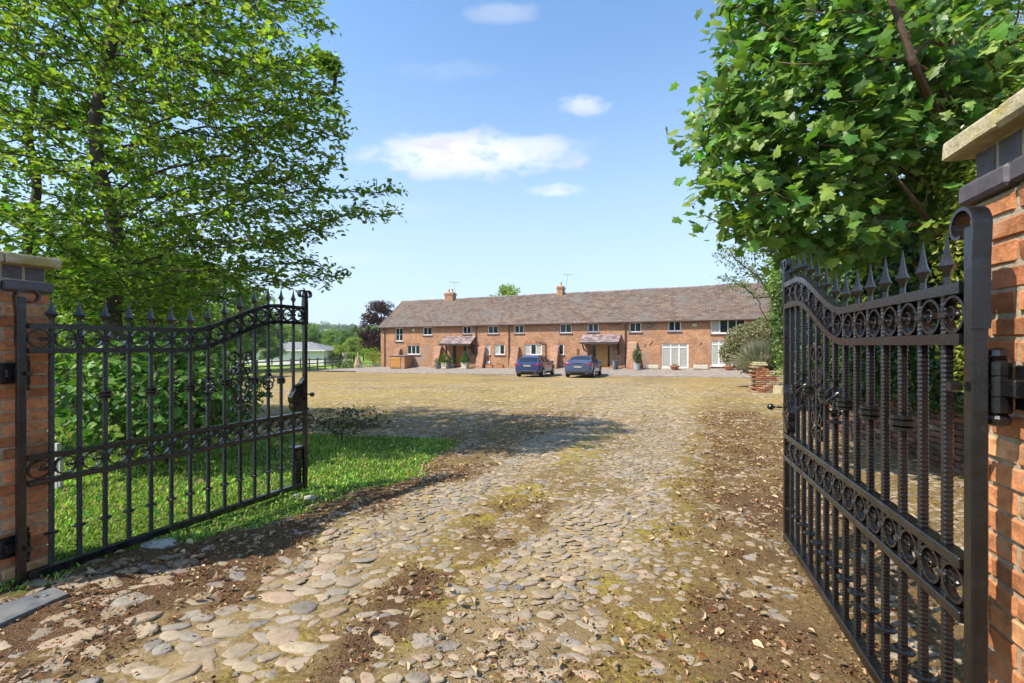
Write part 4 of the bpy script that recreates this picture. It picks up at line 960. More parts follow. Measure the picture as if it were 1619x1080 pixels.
# ------------------------------------------------------------------ two blue cars
def paint(name, col):
    m, nt, b = mat(name); nt.links.new(ramp(nt, noise(nt, 220, 2), [(.4, tuple(x * .8 for x in col)), (.6, tuple(x * 1.25 for x in col))]), b.inputs['Base Color'])
    b.inputs['Metallic'].default_value = .4; b.inputs['Roughness'].default_value = .32; b.inputs['Coat Weight'].default_value = 1; b.inputs['Coat Roughness'].default_value = .04; return m
M_tyre = simple('tyre_rubber', (.018, .018, .018), .85); M_rim = simple('alloy_rim', (.45, .45, .46), .3, metal=.8); M_trim = simple('black_trim', (.015, .015, .016), .5); M_red = simple('red_lamp_lens', (.40, .012, .015), .15, spec=.7); M_cglass = simple('car_glass', (.012, .015, .018), .04, spec=.8); M_chrome = simple('chrome', (.6, .6, .62), .15, metal=1); M_plate = simple('blurred_number_plate', (.30, .28, .24), .5); M_lens = simple('clear_lamp_lens', (.6, .62, .64), .1)
def car(px, py, head, kind, M_p, label):
    g = ground_at(px, py); root = empty('parked_car', g, head, label, 'car', 'blue cars parked before the house')
    est = kind == 'estate'; Lc = 4.55; W = .90
    st = [0, .04, .12, .30, .5, .75, 1.0, 1.3, 1.6, 2.0, 2.4, 2.7, 3.0, 3.2, 3.4, 3.7, 4.0, 4.25, 4.42, 4.52, 4.55]
    if est: tp = ([0, .10, .28, .62, .95, 1.6, 2.1, 2.55, 2.9, 3.35, 3.5, 4.1, 4.4, 4.55], [.96, 1.00, 1.20, 1.385, 1.425, 1.455, 1.45, 1.40, 1.28, 1.03, .985, .90, .80, .62])
    else: tp = ([0, .06, .50, .78, 1.25, 1.7, 2.1, 2.5, 2.85, 3.35, 3.5, 4.1, 4.4, 4.55], [.99, 1.05, 1.09, 1.16, 1.36, 1.43, 1.435, 1.39, 1.26, 1.00, .955, .87, .77, .58])
    be = ([0, .5, 2.0, 3.35, 3.5, 4.1, 4.4, 4.55], [.93, .97, .93, .90, .89, .82, .72, .56]) if est else ([0, .06, .5, 2.0, 3.35, 3.5, 4.1, 4.4, 4.55], [.95, 1.0, 1.0, .93, .89, .87, .80, .70, .54])
    wd = ([0, .04, .12, .4, .8, 3.7, 4.2, 4.45, 4.55], [.74, .82, .87, .895, .90, .90, .86, .76, .60])
    rows = []
    for x in st:
        zt = float(np.interp(x, *tp)); zb = float(np.interp(x, *be)); zb = min(zb, zt - .005); w_ = float(np.interp(x, *wd)); zu = float(np.interp(x, [0, .04, .2, .7, 3.9, 4.4, 4.55], [.42, .34, .27, .20, .20, .24, .36]))
        k = np.clip((zt - zb) / .42, 0, 1); wt = w_ * (.94 - .26 * k); wr = wt * (.90 if k > .2 else .8)
        rows.append([(x, 0, zu), (x, w_ * .9, zu), (x, w_ * .985, zu + .10), (x, w_, zu + (zb - zu) * .55), (x, w_ * .985, zb - .06), (x, w_ * .95, zb), (x, wt, zt - .05 * k), (x, wr, zt - .012), (x, wt * .5, zt + .012 * k), (x, 0, zt + .016 * k)])
    A = np.array(rows); n = A.shape[1]; body, glass, rearw, front = [], [], [], []
    Vf = np.concatenate([A.reshape(-1, 3), (A * np.array([1, -1, 1])).reshape(-1, 3)]); o_ = len(A) * n
    gx = lambda lo, hi, x0, x1: x0 >= lo - 1e-6 and x1 <= hi + 1e-6
    g0, g1 = (.62, 3.2) if est else (1.0, 3.2)
    rw0, rw1 = (.12, .5) if est else (.75, 1.3); fw0, fw1 = 2.7, 3.4
    faces = []
    for i in range(len(st) - 1):
        for j in range(n - 1):
            q_ = [i * n + j, (i + 1) * n + j, (i + 1) * n + j + 1, i * n + j + 1]; x0, x1 = st[i], st[i + 1]
            dst = body
            if j == 5 and gx(g0 - .15, g1, x0, x1): dst = glass
            if j in (7, 8) and gx(rw0, rw1, x0, x1): dst = rearw
            if j in (7, 8) and gx(fw0, fw1, x0, x1): dst = front
            dst += [q_, [v + o_ for v in q_][::-1]]
    last = len(st) - 1
    body += [[j for j in range(n)] + [o_ + j for j in range(n - 2, 0, -1)], [last * n + j for j in range(n)] + [o_ + last * n + j for j in range(n - 2, 0, -1)]]
    Vf = Vf - np.array([Lc * .12, 0, 0])          # origin near the rear axle's ground point
    for nm, fs, mt in (('body', body, M_p), ('side_window', glass, M_cglass), ('rear_window', rearw, M_cglass), ('windscreen', front, M_cglass)):
        s = MB(); s.add(Vf, fs); o = s.build(nm, [mt], root, smooth=True)
        md = o.modifiers.new('edge', 'EDGE_SPLIT'); md.split_angle = R(38)
    ox = -Lc * .12
    for x in (.82, 3.62):
        for sy in (-1, 1):
            wh = MB(); wh.lathe([(.20, -.10), (.30, -.105), (.325, -.07), (.33, 0), (.325, .07), (.30, .105), (.20, .10)], (x + ox, sy * .82, .325), 22, axis='y'); wo = wh.build('wheel', [M_tyre], root)
            rm = MB(); yo = sy * .925; rm.lathe([(.215, -.012), (.215, .012), (.19, .016), (.185, -.016)], (x + ox, yo, .325), 20, axis='y')
            for k in range(5):
                a = k * 2 * math.pi / 5; rm.bar((x + ox, yo, .325), (x + ox + .2 * math.cos(a), yo, .325 + .2 * math.sin(a)), .05, .02, up=(0, 1, 0))
            rm.lathe([(.05, -.015), (.04, .018)], (x + ox, yo, .325), 10, axis='y'); rm.build('rim', [M_rim], wo)
            ar = MB(); ar.sweep([(x + ox + .375 * math.cos(t), sy * .893, .325 + .375 * math.sin(t)) for t in np.linspace(-.1, math.pi + .1, 16)], BOX(.09, .025)); ar.build('wheel_arch', [M_trim], root)
    for sy in (-1, 1):
        t = MB()
        if est: t.box((ox + .045, sy * .66, .86), (.12, .34, .13), ch=.03); t.box((ox + .19, sy * .87, .87), (.30, .05, .11), ch=.02)
        else: t.box((ox + .045, sy * .62, .90), (.12, .42, .10), ch=.03); t.box((ox + .18, sy * .865, .91), (.26, .05, .09), ch=.02)
        t.build('tail_light', [M_red], root)
        h_ = MB(); h_.box((ox + 4.36, sy * .66, .70), (.22, .30, .12), ch=.03); h_.build('headlight', [M_lens], root)
        mr = MB(); mr.box((ox + 2.95, sy * 1.0, .98), (.12, .20, .13), ch=.04); mr.bar((ox + 2.98, sy * .86, .93), (ox + 2.96, sy * .95, .95), .05, .04); mr.build('mirror', [M_p], root)
        for xx in (1.55, 2.55): hd = MB(); hd.box((ox + xx, sy * .905, .80), (.20, .025, .03), ch=.008); hd.build('door_handle', [M_p], root)
        wl_ = MB(); wl_.bar((ox + .75, sy * .868, .955), (ox + 3.1, sy * .868, .92), .02, .02); wl_.build('chrome_strip', [M_chrome], root)
        if est: rr = MB(); rr.tube([(ox + .8, sy * .55, 1.42), (ox + .9, sy * .55, 1.485), (ox + 2.4, sy * .55, 1.49), (ox + 2.55, sy * .55, 1.42)], .018, 6); rr.build('roof_rail', [M_chrome], root)
        for xx in (1.3, 2.2): pr_ = MB(); pr_.bar((ox + xx, sy * .86, .95), (ox + xx + .02, sy * .69, 1.36), .05, .02, up=(1, 0, 0)); pr_.build('window_pillar', [M_trim], root)
        ex = MB(); ex.box((ox + .03, sy * .55, .33), (.08, .20, .06), ch=.02); ex.build('exhaust_trim', [M_chrome], root)
    bp = MB(); bp.box((ox + .0, 0, .40), (.10, 1.35, .14), ch=.03); bp.build('rear_diffuser', [M_trim], root)
    np_ = MB(); np_.box((ox - .012, 0, .78 if est else .72), (.03, .52, .115), ch=.006); np_.build('number_plate', [M_plate], root)
    cs = MB(); cs.box((ox - .01, 0, .90 if est else .96), (.03, .75 if est else .5, .02)); cs.build('boot_trim', [M_chrome if est else M_trim], root)
    fl = MB(); fl.box((ox + 2.2, 0, .24), (4.0, 1.5, .12)); fl.build('underbody', [M_trim], root)
    return root
car(837, 596.2, R(90 - 19), 'estate', paint('deep_blue_paint', (.02, .05, .20)), 'dark blue estate car with roof rails parked between two buttresses')
car(916, 597.2, R(90 - 20), 'saloon', paint('slate_blue_paint', (.06, .095, .21)), 'slate blue saloon car parked in front of the light oak door')
# ------------------------------------------------------------------ trees
def ell(N, c, r, power=1 / 2.2):
    d = rng.normal(0, 1, (N, 3)); d /= np.linalg.norm(d, axis=1)[:, None]
    return np.array(c) + d * (rng.uniform(0, 1, N) ** power)[:, None] * np.array(r)
def colonize(att, trunk, step=.22, infl=1.6, kill=.34, maxit=160, grav=0.0, jit=.12):
    nodes = [np.array(p, float) for p in trunk]; par = list(range(-1, len(trunk) - 1))
    att = np.asarray(att); P = np.array(nodes)
    D = np.linalg.norm(att[:, None] - P[None], axis=2); near = D.argmin(1); nd = D.min(1); alive = nd > kill
    for it in range(maxit):
        act = np.where(alive & (nd < (infl if it > 25 else infl * 3)))[0]
        if len(act) == 0: break
        new, np_ = [], []
        order = near[act]; v = att[act] - np.array(nodes)[order]; v /= np.linalg.norm(v, axis=1)[:, None] + 1e-9
        S = np.zeros((len(nodes), 3)); np.add.at(S, order, v)
        for i in np.unique(order):
            d = S[i]; l = np.linalg.norm(d)
            if l < 1e-3: continue
            d = d / l + rng.normal(0, jit, 3) + np.array([0, 0, grav]); d /= np.linalg.norm(d); new.append(nodes[i] + d * step); np_.append(int(i))
        if not new: break
        b0 = len(nodes); nodes += new; par += np_; Q = np.array(new)
        idx = np.where(alive)[0]; D = np.linalg.norm(att[idx][:, None] - Q[None], axis=2); m_ = D.min(1); a_ = D.argmin(1)
        bt = m_ < nd[idx]; near[idx[bt]] = b0 + a_[bt]; nd[idx[bt]] = m_[bt]; alive[idx[m_ < kill]] = False
    P = np.array(nodes); par = np.array(par); r = np.zeros(len(P)); e = 2.3; r0 = .0052
    acc = np.zeros(len(P))
    for i in range(len(P) - 1, -1, -1):
        a = acc[i] if acc[i] > 0 else r0 ** e
        r[i] = a ** (1 / e)
        if par[i] >= 0: acc[par[i]] += a
    return P, par, r
def wood(name, P, par, r, mt, parent, n=5, rmin=0.0, rmax=9):
    k = np.where((par >= 0) & (r >= rmin))[0]; A, Bp = P[par[k]], P[k]; ra = np.minimum(np.minimum(r[par[k]], r[k] * 1.25), rmax); rb = np.minimum(r[k], rmax)
    T = Bp - A; T /= np.linalg.norm(T, axis=1)[:, None] + 1e-9; Bp = Bp + T * (rb * .3)[:, None]
    ref = np.where(np.abs(T[:, 2:]) > .9, np.array([[1., 0, 0]]), np.array([[0, 0, 1.]])); U = np.cross(T, ref); U /= np.linalg.norm(U, axis=1)[:, None] + 1e-9; W_ = np.cross(T, U)
    th = np.arange(n) / n * 6.2832; ring = np.cos(th)[None, :, None] * U[:, None] + np.sin(th)[None, :, None] * W_[:, None]
    V = np.concatenate([A[:, None] + ring * ra[:, None, None], Bp[:, None] + ring * rb[:, None, None]], 1); off = (np.arange(len(k)) * 2 * n)[:, None, None]
    q_ = np.array([[a, (a + 1) % n, n + (a + 1) % n, n + a] for a in range(n)])
    return link(name, np_mesh(name, V.reshape(-1, 3), [(q_[None] + off).reshape(-1, 4)], mt, smooth=True), parent)
def leaf_sites(P, par, r, rmax, per, spread):
    k = np.where((r < rmax) & (par >= 0))[0]; k = np.repeat(k, per); t = rng.uniform(0, 1, len(k))[:, None]
    d = P[k] - P[par[k]]; return P[par[k]] + d * t + rng.normal(0, spread, (len(k), 3)) * np.array([1.15, 1.15, .6]), d / (np.linalg.norm(d, axis=1)[:, None] + 1e-9)
M_leafb = leafmat('hornbeam_leaf', .55, .5, .3); M_leafs2 = leafmat('sycamore_leaf', .45, .42, .4); M_laurel = leafmat('glossy_leaf', .3, .35, .5)
rng = np.random.default_rng(23)
# tree 1: the big airy tree on the lawn, left
def ptw(x, y, Y): v = at(x, y, Y); return (v.x, v.y, v.z)
gb = (-5.7, 6.9); z0 = float(gz(*gb))
tree = empty('lawn_tree', (0, 0, 0), 0, 'big airy green tree on the lawn overhanging the open gate', 'tree')
trunk = [(gb[0], gb[1], z0 - .1), (gb[0] + .02, gb[1], z0 + .4), (gb[0] - .02, gb[1] - .05, z0 + .8), ptw(182, 520, 6.8), ptw(180, 480, 6.75), ptw(188, 440, 6.7), ptw(188, 380, 6.7), ptw(172, 320, 6.65), ptw(155, 260, 6.6), ptw(150, 200, 6.6), ptw(160, 140, 6.6), ptw(175, 80, 6.6), ptw(185, 10, 6.6)]
tk = np.array(trunk); tt = np.linspace(0, len(tk) - 1, 34); trunk = np.stack([np.interp(tt, range(len(tk)), tk[:, i]) for i in range(3)], 1)
att = np.vstack([ell(2300, (-5.6, 6.8, 5.4), (3.1, 2.3, 3.5)), ell(800, ptw(400, 170, 6.3), (1.35, 1.3, 1.1)), ell(700, ptw(330, 340, 6.4), (1.5, 1.4, .95)), ell(150, ptw(470, 180, 6.2), (.62, .7, .4)),
                 ell(360, ptw(440, 330, 6.6), (1.25, 1.0, .62)), ell(110, ptw(568, 318, 6.6), (.72, .5, .45)), ell(60, ptw(500, 260, 6.5), (.5, .5, .4)), ell(40, ptw(505, 430, 6.7), (.5, .5, .3)), ell(260, ptw(440, 420, 6.7), (.85, .9, .4)), ell(950, ptw(200, 410, 6.6), (2.0, 1.5, .95)), ell(300, ptw(300, 60, 6.5), (1.2, 1.2, 1.0))])
P, par, r = colonize(att, trunk, step=.2, infl=1.3, kill=.238, grav=.02)
wood('trunk', P, par, r * 1.0, M_bark, tree, rmax=.095)
S, d = leaf_sites(P, par, r, .0120, 16, .068)
dn = d * np.array([1, 1, .25]) + np.array([0, 0, -.12])
foliage('crown', S, .088, (.15, .24, .03), var=.36, parent=tree, hi=(.27, .33, .05), phi=.25, spin=dn, m=M_leafb, upw=1.7)
# tree 2: second trunk further left
tree2 = empty('lawn_tree', (0, 0, 0), 0, 'tall dark trunked tree at the left edge behind the brick pillar', 'tree')
tb = (-8.0, 7.6); z0 = float(gz(*tb)); trunk = [(tb[0] + .08 * math.sin(k), tb[1], z0 - .1 + .3 * k) for k in range(22)]
att = np.vstack([ell(900, (-8.2, 8.2, 6.2), (2.6, 2.2, 3.2)), ell(360, (-7.6, 8.6, 3.2), (2.4, 1.6, 1.1))])
P, par, r = colonize(att, trunk, step=.25, infl=1.6, kill=.34)
wood('trunk', P, par, r * 1.25, M_bark, tree2, rmax=.2); S, d = leaf_sites(P, par, r, .0125, 13, .12)
foliage('crown', S, .10, (.11, .20, .025), var=.35, parent=tree2, hi=(.22, .28, .05), phi=.15, m=M_leafb, upw=1.1)
# broad-leaved shrub behind the open gate
ROUND = [(0, 0, 0), (.22, .34, .05), (.62, .36, .05), (1.0, 0, -.10), (.62, -.36, .05), (.22, -.34, .05)]
def shrub(c, rr, nstem, label, leaf, base, hi, phi, per=3, N=700, m=None, cat='shrub', name='broadleaf_shrub', kill=.2, templ=None, bark=None, spread=.05, step=.12, thin=1):
    z = float(gz(c[0], c[1])); root = empty(name, (c[0], c[1], z), 0, label, cat)
    A = ell(N, (0, 0, c[2]), rr); A = A[A[:, 2] > .12]; Ps = []; 
    tr = [(0, 0, -.05), (0, 0, .05), (0, 0, .12)]
    P, par, r = colonize(A, tr, step=step, infl=.9, kill=kill, grav=.05)
    wood('stems', P, par, r * thin, bark or M_bark, root, rmax=.03, n=5); S, d = leaf_sites(P, par, r, .0115, per, spread)
    ctr = np.array([0, 0, c[2] * .6]); up = (S - ctr); up /= np.linalg.norm(up, axis=1)[:, None]; up = up + np.array([0, 0, .9])
    foliage('leaves', S, leaf, base, up=up, parent=root, hi=hi, phi=phi, m=m or M_leafs, templ=templ or ROUND, upw=1.3, spin=d)
    return root
shrub((-4.35, 5.75, .92), (1.25, 1.0, .82), 9, 'dense broad-leaved green shrub on the grass seen through the open gate', .105, (.085, .19, .03), (.17, .27, .05), .2, per=4, N=1500, kill=.14)
shrub((-2.75, 7.35, .36), (.9, .55, .26), 5, 'low sprawling half bare dark shrub at the far end of the grass', .045, (.05, .07, .02), (.13, .11, .035), .3, per=2, N=700, name='bare_shrub', kill=.09, spread=.03, step=.07, thin=.35)
shrub((-7.2, 6.2, .9), (1.2, 1.0, .9), 6, 'leafy green shrub at the left edge behind the brick pillar', .10, (.07, .16, .025), (.16, .25, .05), .15, per=4, N=900, kill=.17)

def bush_mass(name, blobs, n_per_area, leaf, base, label, cat, hi=None, phi=.1, m=None, templ=None, faces=None, gap=.5, stems=True, var=.33, up_out=.9, group=None, spinv=None):
    """a shrub or hedge: leaves in the outer shells of overlapping lobes, stems inside"""
    c0 = np.mean([b_[0] for b_ in blobs], 0); zb = float(gz(c0[0], c0[1])); root = empty(name, (c0[0], c0[1], zb), 0, label, cat, group); o0 = np.array([c0[0], c0[1], zb])
    Ss, Us = [], []
    for c_, r_ in blobs:
        A_ = 4 * math.pi * ((r_[0] * r_[1]) ** 1.6 + (r_[0] * r_[2]) ** 1.6 + (r_[1] * r_[2]) ** 1.6) ** (1 / 1.6) / 3 ** (1 / 1.6); n = int(A_ * n_per_area)
        pts, d = ball_pts(n, r_, gap); sd_ = rng.integers(0, 99)
        k = fbm(d[:, 0] * 3 + d[:, 2] * 2, d[:, 1] * 3 - d[:, 2], int(sd_)) > rng.uniform(.22, .42, n); Ss.append((pts + np.array(c_))[k]); Us.append(d[k])
    S = np.vstack(Ss); U = np.vstack(Us); S = S - o0
    k = S[:, 2] > .03; S, U = S[k], U[k]
    foliage('leaves', S, leaf, base, up=U * up_out + np.array([0, 0, .7]), var=var, parent=root, hi=hi, phi=phi, m=m or M_leafs, templ=templ, faces=faces, upw=1.2)
    if stems:
        s_ = MB()
        for c_, r_ in blobs:
            for k in range(5):
                e = np.array(c_) - o0 + rng.normal(0, .45, 3) * np.array(r_); b_ = np.array([(c_[0] - o0[0]) * .6 + rng.normal(0, .15), (c_[1] - o0[1]) * .6 + rng.normal(0, .15), 0]); mid = (b_ + e) / 2 + rng.normal(0, .12, 3)
                s_.tube([b_, mid, e], [.035, .025, .008], 5)
        s_.build('stems', [M_bark], root)
    return root
bush_mass('hazel_bush', [((-7.3, 9.7, 1.5), (.95, .9, 1.5)), ((-8.7, 10.2, 2.0), (1.2, 1.0, 1.9)), ((-10.4, 10.4, 1.8), (1.3, 1.0, 1.7)), ((-6.7, 9.9, .8), (.6, .6, .8)), ((-9.5, 10.6, 3.2), (1.1, .9, 1.0)), ((-7.6, 10.2, 3.0), (.8, .8, .8))], 330, .105, (.19, .30, .042), 'tall hazel-like bush filling the gap between the lawn trees behind the open gate', 'bush', (.26, .33, .06), .25)

# ------------------------------------------------------------------ right side: old wall, sycamore, ivy hedge, laurels
M_oldw = brickmat('old_wall_brick', ((.20, .095, .055), (.31, .17, .10)), (.25, .20, .14), patch=(.10, .08, .06))
s = MB(); Lw = 4.3; a0 = Vector((5.35, 4.6)); dw = Vector((.16, .987)); nw = 19
for i in range(nw):                                                  # leaning, uneven courses of an old retaining wall
    for j in range(13):
        x = (i + .5 * (j % 2)) * .235; p = a0 + dw * x; zb = float(gz(p.x, p.y)) - .1; t = rng.uniform()
        s.box((p.x + rng.normal(0, .006) + j * .006, p.y, zb + .04 + .078 * j), (.11, .222, .068), rz=math.atan2(dw.y, dw.x) - math.pi / 2, col=tuple(np.array((.16, .08, .05) if t < .6 else (.10, .065, .045) if t < .85 else (.20, .155, .10)) * rng.lognormal(0, .2)), ch=.01, jit=.003)
rw = empty('retaining_wall', (a0.x, a0.y, 0), 0, 'low dark old brick retaining wall seen between the bars of the edge-on gate', 'wall')
o = s.build('brick_face', [M_brick], rw); o.location = (-a0.x, -a0.y, 0)
s = MB()
p, q_ = a0 + Vector((.45, 0)), a0 + dw * Lw + Vector((.45, 0)); s.prism([(a0.x + .06, a0.y, -.3), (a0.x + 9, a0.y - 1.5, -.3), (a0.x + dw.x * Lw + 9, q_.y, -.6), (a0.x + dw.x * Lw + .06, a0.y + dw.y * Lw, -.6)], (0, 0, 1.05))
bk = s.build('bank', [simple('dark_bank_soil', (.06, .042, .026), .95, var=.5, scale=9, bstr=.6, bscale=14, bdist=.03)], None); tag(bk, kind='structure')
# sycamore
syc = empty('sycamore_tree', (0, 0, 0), 0, 'large-leaved sycamore hanging over the edge-on gate, with arching limbs', 'tree')
sb = (6.6, 6.6); z0 = .6
trunk = [(sb[0], sb[1], z0 + .25 * k) for k in range(16)]
att = np.vstack([ell(1400, ptw(1330, 170, 5.4), (1.75, 1.15, 1.35)), ell(300, ptw(1480, 260, 5.6), (.9, .9, 1.0)), ell(330, ptw(1190, 260, 5.2), (.72, .7, .9)), ell(220, ptw(1260, 20, 5.4), (1.0, .9, .7)), ell(520, ptw(1310, 340, 5.2), (1.1, .8, .55)), ell(260, ptw(1330, 385, 5.3), (.9, .6, .28)), ell(360, ptw(1480, 90, 5.8), (1.2, 1.2, 1.0)), ell(120, ptw(1160, 180, 5.2), (.42, .5, .5))])
P, par, r = colonize(att, trunk, step=.2, infl=1.5, kill=.24, grav=-.02)
wood('trunk', P, par, r * 1.5, simple('sycamore_bark', (.13, .085, .05), .9, var=.35, scale=20), syc, rmax=.14, n=6)
S, d = leaf_sites(P, par, r, .0118, 14, .15)
gaps = ((1195, 100, 5.3, .20), (1150, 75, 5.3, .16), (1575, 45, 5.6, .45), (1440, 60, 4.5, .30), (1470, 110, 4.6, .22), (1425, 300, 4.5, .42), (1440, 340, 5.0, .5), (1420, 60, 5.2, .3), (1110, 330, 5.2, .25))
for gx_, gy_, gY, gr_ in gaps: k = np.linalg.norm(S - np.array(ptw(gx_, gy_, gY)), axis=1) > gr_ * rng.uniform(.7, 1.15, len(S)); S, d = S[k], d[k]
up = np.stack([-.35 + 0 * S[:, 0], -.55 + 0 * S[:, 0], .8 + 0 * S[:, 0]], -1); sp_ = d * .4 + np.array([-.35, -.25, -.75])
foliage('crown', S, .118, (.11, .215, .034), up=up, var=.28, parent=syc, hi=(.25, .34, .06), phi=.28, spin=sp_, m=M_leafs2, templ=SYC, faces=SYCT, upw=1.5)
for kx, ky, kz in ((1385, -60, 5.0),):                              # the bare arching limb in front
    s = MB(); pts = [ptw(1372, -90, 4.4), ptw(1408, 0, 4.3), ptw(1430, 55, 4.25), ptw(1446, 105, 4.25), ptw(1466, 150, 4.5), ptw(1500, 215, 5.1), ptw(1560, 330, 6.2)]
    pts = np.array(pts); t = np.linspace(0, 6, 40); pts = np.stack([np.interp(t, range(7), pts[:, i]) for i in range(3)], 1); pts[1:-1] = (pts[:-2] + pts[1:-1] * 2 + pts[2:]) / 4
    s.tube(pts, np.linspace(.018, .05, 40), 7); s.tube([ptw(1440, 90, 4.25), ptw(1470, 65, 4.2), ptw(1490, 72, 4.2), ptw(1470, 30, 4.3)], [.02, .016, .014, .006], 5); s.tube([ptw(1405, 262, 4.5), ptw(1425, 290, 4.5), ptw(1447, 318, 4.6), ptw(1490, 380, 5.2)], [.003, .014, .026, .038], 6)
    s.build('limb', [simple('limb_bark', (.085, .05, .03), .9, var=.35, scale=25)], syc)
# dark ivy hedge over the wall, bright laurel, and the lighter shrub by the close pillar
bush_mass('ivy_hedge', [((6.25, 6.2, 2.15), (.95, 1.3, 1.25)), ((6.5, 7.9, 2.3), (1.0, 1.4, 1.4)), ((6.8, 9.6, 2.3), (1.05, 1.4, 1.5)), ((6.3, 5.0, 2.2), (.9, .9, 1.3)), ((5.75, 5.6, 1.75), (.5, 1.0, .8)), ((6.0, 7.2, 1.6), (.5, 1.3, .8)), ((5.6, 4.7, 1.5), (.45, .6, .7)), ((6.2, 8.6, 1.7), (.5, 1.0, .8)), ((6.4, 7.6, 3.4), (.9, 1.2, .8)), ((5.5, 6.0, 1.15), (.28, 1.5, .5)), ((5.8, 7.6, 1.1), (.28, 1.2, .5))], 900, .085, (.05, .10, .022), 'dark ivy hedge above the old retaining wall, behind the bars of the edge-on gate', 'hedge', (.12, .17, .03), .16, m=M_laurel, stems=False)
bush_mass('golden_shrub', [((4.48, 4.4, 2.5), (.27, .4, .75)), ((4.75, 4.5, 1.6), (.35, .45, .8)), ((5.0, 4.7, 3.5), (.6, .55, .7)), ((5.6, 5.0, 4.35), (.75, .7, .55))], 620, .055, (.15, .20, .022), 'yellow-green small-leaved shrub beside the close brick pillar', 'shrub', (.33, .34, .05), .35, m=M_laurel, stems=False)
bush_mass('laurel_bush', [((7.75, 11.8, 2.6), (.9, 1.0, 1.5)), ((7.5, 11.6, 1.3), (.75, .8, 1.0)), ((8.3, 12.6, 3.5), (1.1, 1.2, 1.2)), ((7.15, 11.6, 3.3), (.65, .8, .85))], 300, .085, (.10, .19, .022), 'bright green laurel bush standing just past the meeting end of the edge-on gate', 'bush', (.24, .33, .05), .3, m=M_laurel)
# airy grey-green tree behind it
tr3 = empty('airy_tree', (0, 0, 0), 0, 'airy pale-leaved tree rising between the laurel and the house roof', 'tree'); b0 = ground_at(1222, 610); b0 = (9.4, 15.5); z0 = float(gz(*b0))
att = np.vstack([ell(330, ptw(1185, 420, 15), (1.15, 1.0, 1.1)), ell(90, ptw(1150, 400, 15), (.55, .6, .45)), ell(200, ptw(1232, 470, 15), (.7, .9, 1.2))])
P, par, r = colonize(att, [(b0[0], b0[1], z0 + .3 * k) for k in range(9)], step=.22, infl=2, kill=.26); wood('trunk', P, par, r * 1.4, M_bark, tr3, rmax=.1); S, d = leaf_sites(P, par, r, .010, 8, .10)
foliage('crown', S, .10, (.12, .17, .05), parent=tr3, hi=(.32, .35, .16), phi=.3, m=M_leafb)
# pink-tinged bush before the house, plume grass, brick pier, kerb stone
bush_mass('garden_bush', [(ptw(1180, 540, 20.5), (.95, .9, .85)), (ptw(1158, 556, 20.3), (.55, .6, .6)), (ptw(1208, 536, 21.2), (1.0, .9, .95)), (ptw(1185, 570, 20.5), (.8, .7, .6))], 420, .10, (.14, .15, .055), 'rounded olive bush hiding the end windows of the house', 'bush', (.33, .27, .16), .35, stems=False)
p = ptw(1203, 590, 18.3); root = empty('plume_grass', (p[0], p[1], float(gz(p[0], p[1]))), 0, 'clump of pale arching plume grass over the brick pier', 'ornamental grass'); M_plume = leafmat('plume', .4, .8, .1, (1, 1, .9))
N = 3200; a_ = rng.uniform(0, 6.283, N); e_ = rng.uniform(.1, 1.05, N); Ln = rng.uniform(.8, 1.6, N); V = []; Fc = []; Cc = []
b_ = np.stack([rng.normal(0, .10, N), rng.normal(0, .10, N), np.full(N, .65)], -1); dr = np.stack([np.cos(a_) * np.sin(e_), np.sin(a_) * np.sin(e_), np.cos(e_)], -1); sd_ = np.cross(dr, [.2, .9, .1]); sd_ /= np.linalg.norm(sd_, axis=1)[:, None]
mid = b_ + dr * (Ln * .6)[:, None]; tip = b_ + dr * Ln[:, None] + np.array([0, 0, -1]) * (Ln * np.sin(e_) ** 2 * .4)[:, None]; w1 = .007
V = np.stack([b_ - sd_ * w1, b_ + sd_ * w1, mid + sd_ * w1 * 1.5, mid - sd_ * w1 * 1.5, tip], 1).reshape(-1, 3); off = (np.arange(N) * 5)[:, None]; c = colvar(N, (.13, .19, .05), .25, .1); kk = (dr[:, 0] < .1) & (rng.uniform(0, 1, N) < .6); c[kk] = np.array([.40, .34, .26]) * rng.lognormal(0, .15, (kk.sum(), 1))
link('blades', np_mesh('blades', V, [np.array([[0, 1, 2, 3]]) + off, np.array([[3, 2, 4]]) + off], M_plume, np.vstack([c, c])), root)
p = ptw(1209, 605, 17.6); zb = float(gz(p[0], p[1])); root = empty('brick_pier', (p[0], p[1], zb), R(-14), 'broken low brick pier with a capstone at the right of the courtyard', 'pier'); s = MB()
for j in range(13):
    for i in range(4):
        for k in range(3):
            if j > 9 and (i > 1 + (j == 10)): continue
            s.box((-.34 + .23 * i + .11 * (j % 2) - .05, -.22 + .22 * k, .03 + .078 * j), (.22, .21, .068), col=tuple(np.array((.30, .125, .065) if rng.uniform() < .5 else (.34, .25, .16)) * rng.lognormal(0, .2)), ch=.012, jit=.004)
s.build('brickwork', [M_brick], root); s = MB(); s.box((-.22, 0, 1.06), (.52, .62, .07), ch=.02, jit=.006); s.box((-.20, 0, 1.13), (.40, .5, .07), ch=.02, jit=.006); s.box((.38, 0, .80), (.5, .6, .06), ch=.02, jit=.006); s.build('capstone', [M_cope], root)
p = ptw(1243, 615, 16.8); s = MB(); s.box((p[0], p[1], float(gz(p[0], p[1])) + .14), (.75, .45, .34), rz=.15, ch=.03, jit=.01); tag(s.build('stone_block', [M_cope]), 'squat mossy stone block on the ground right of the broken brick pier', 'stone block')
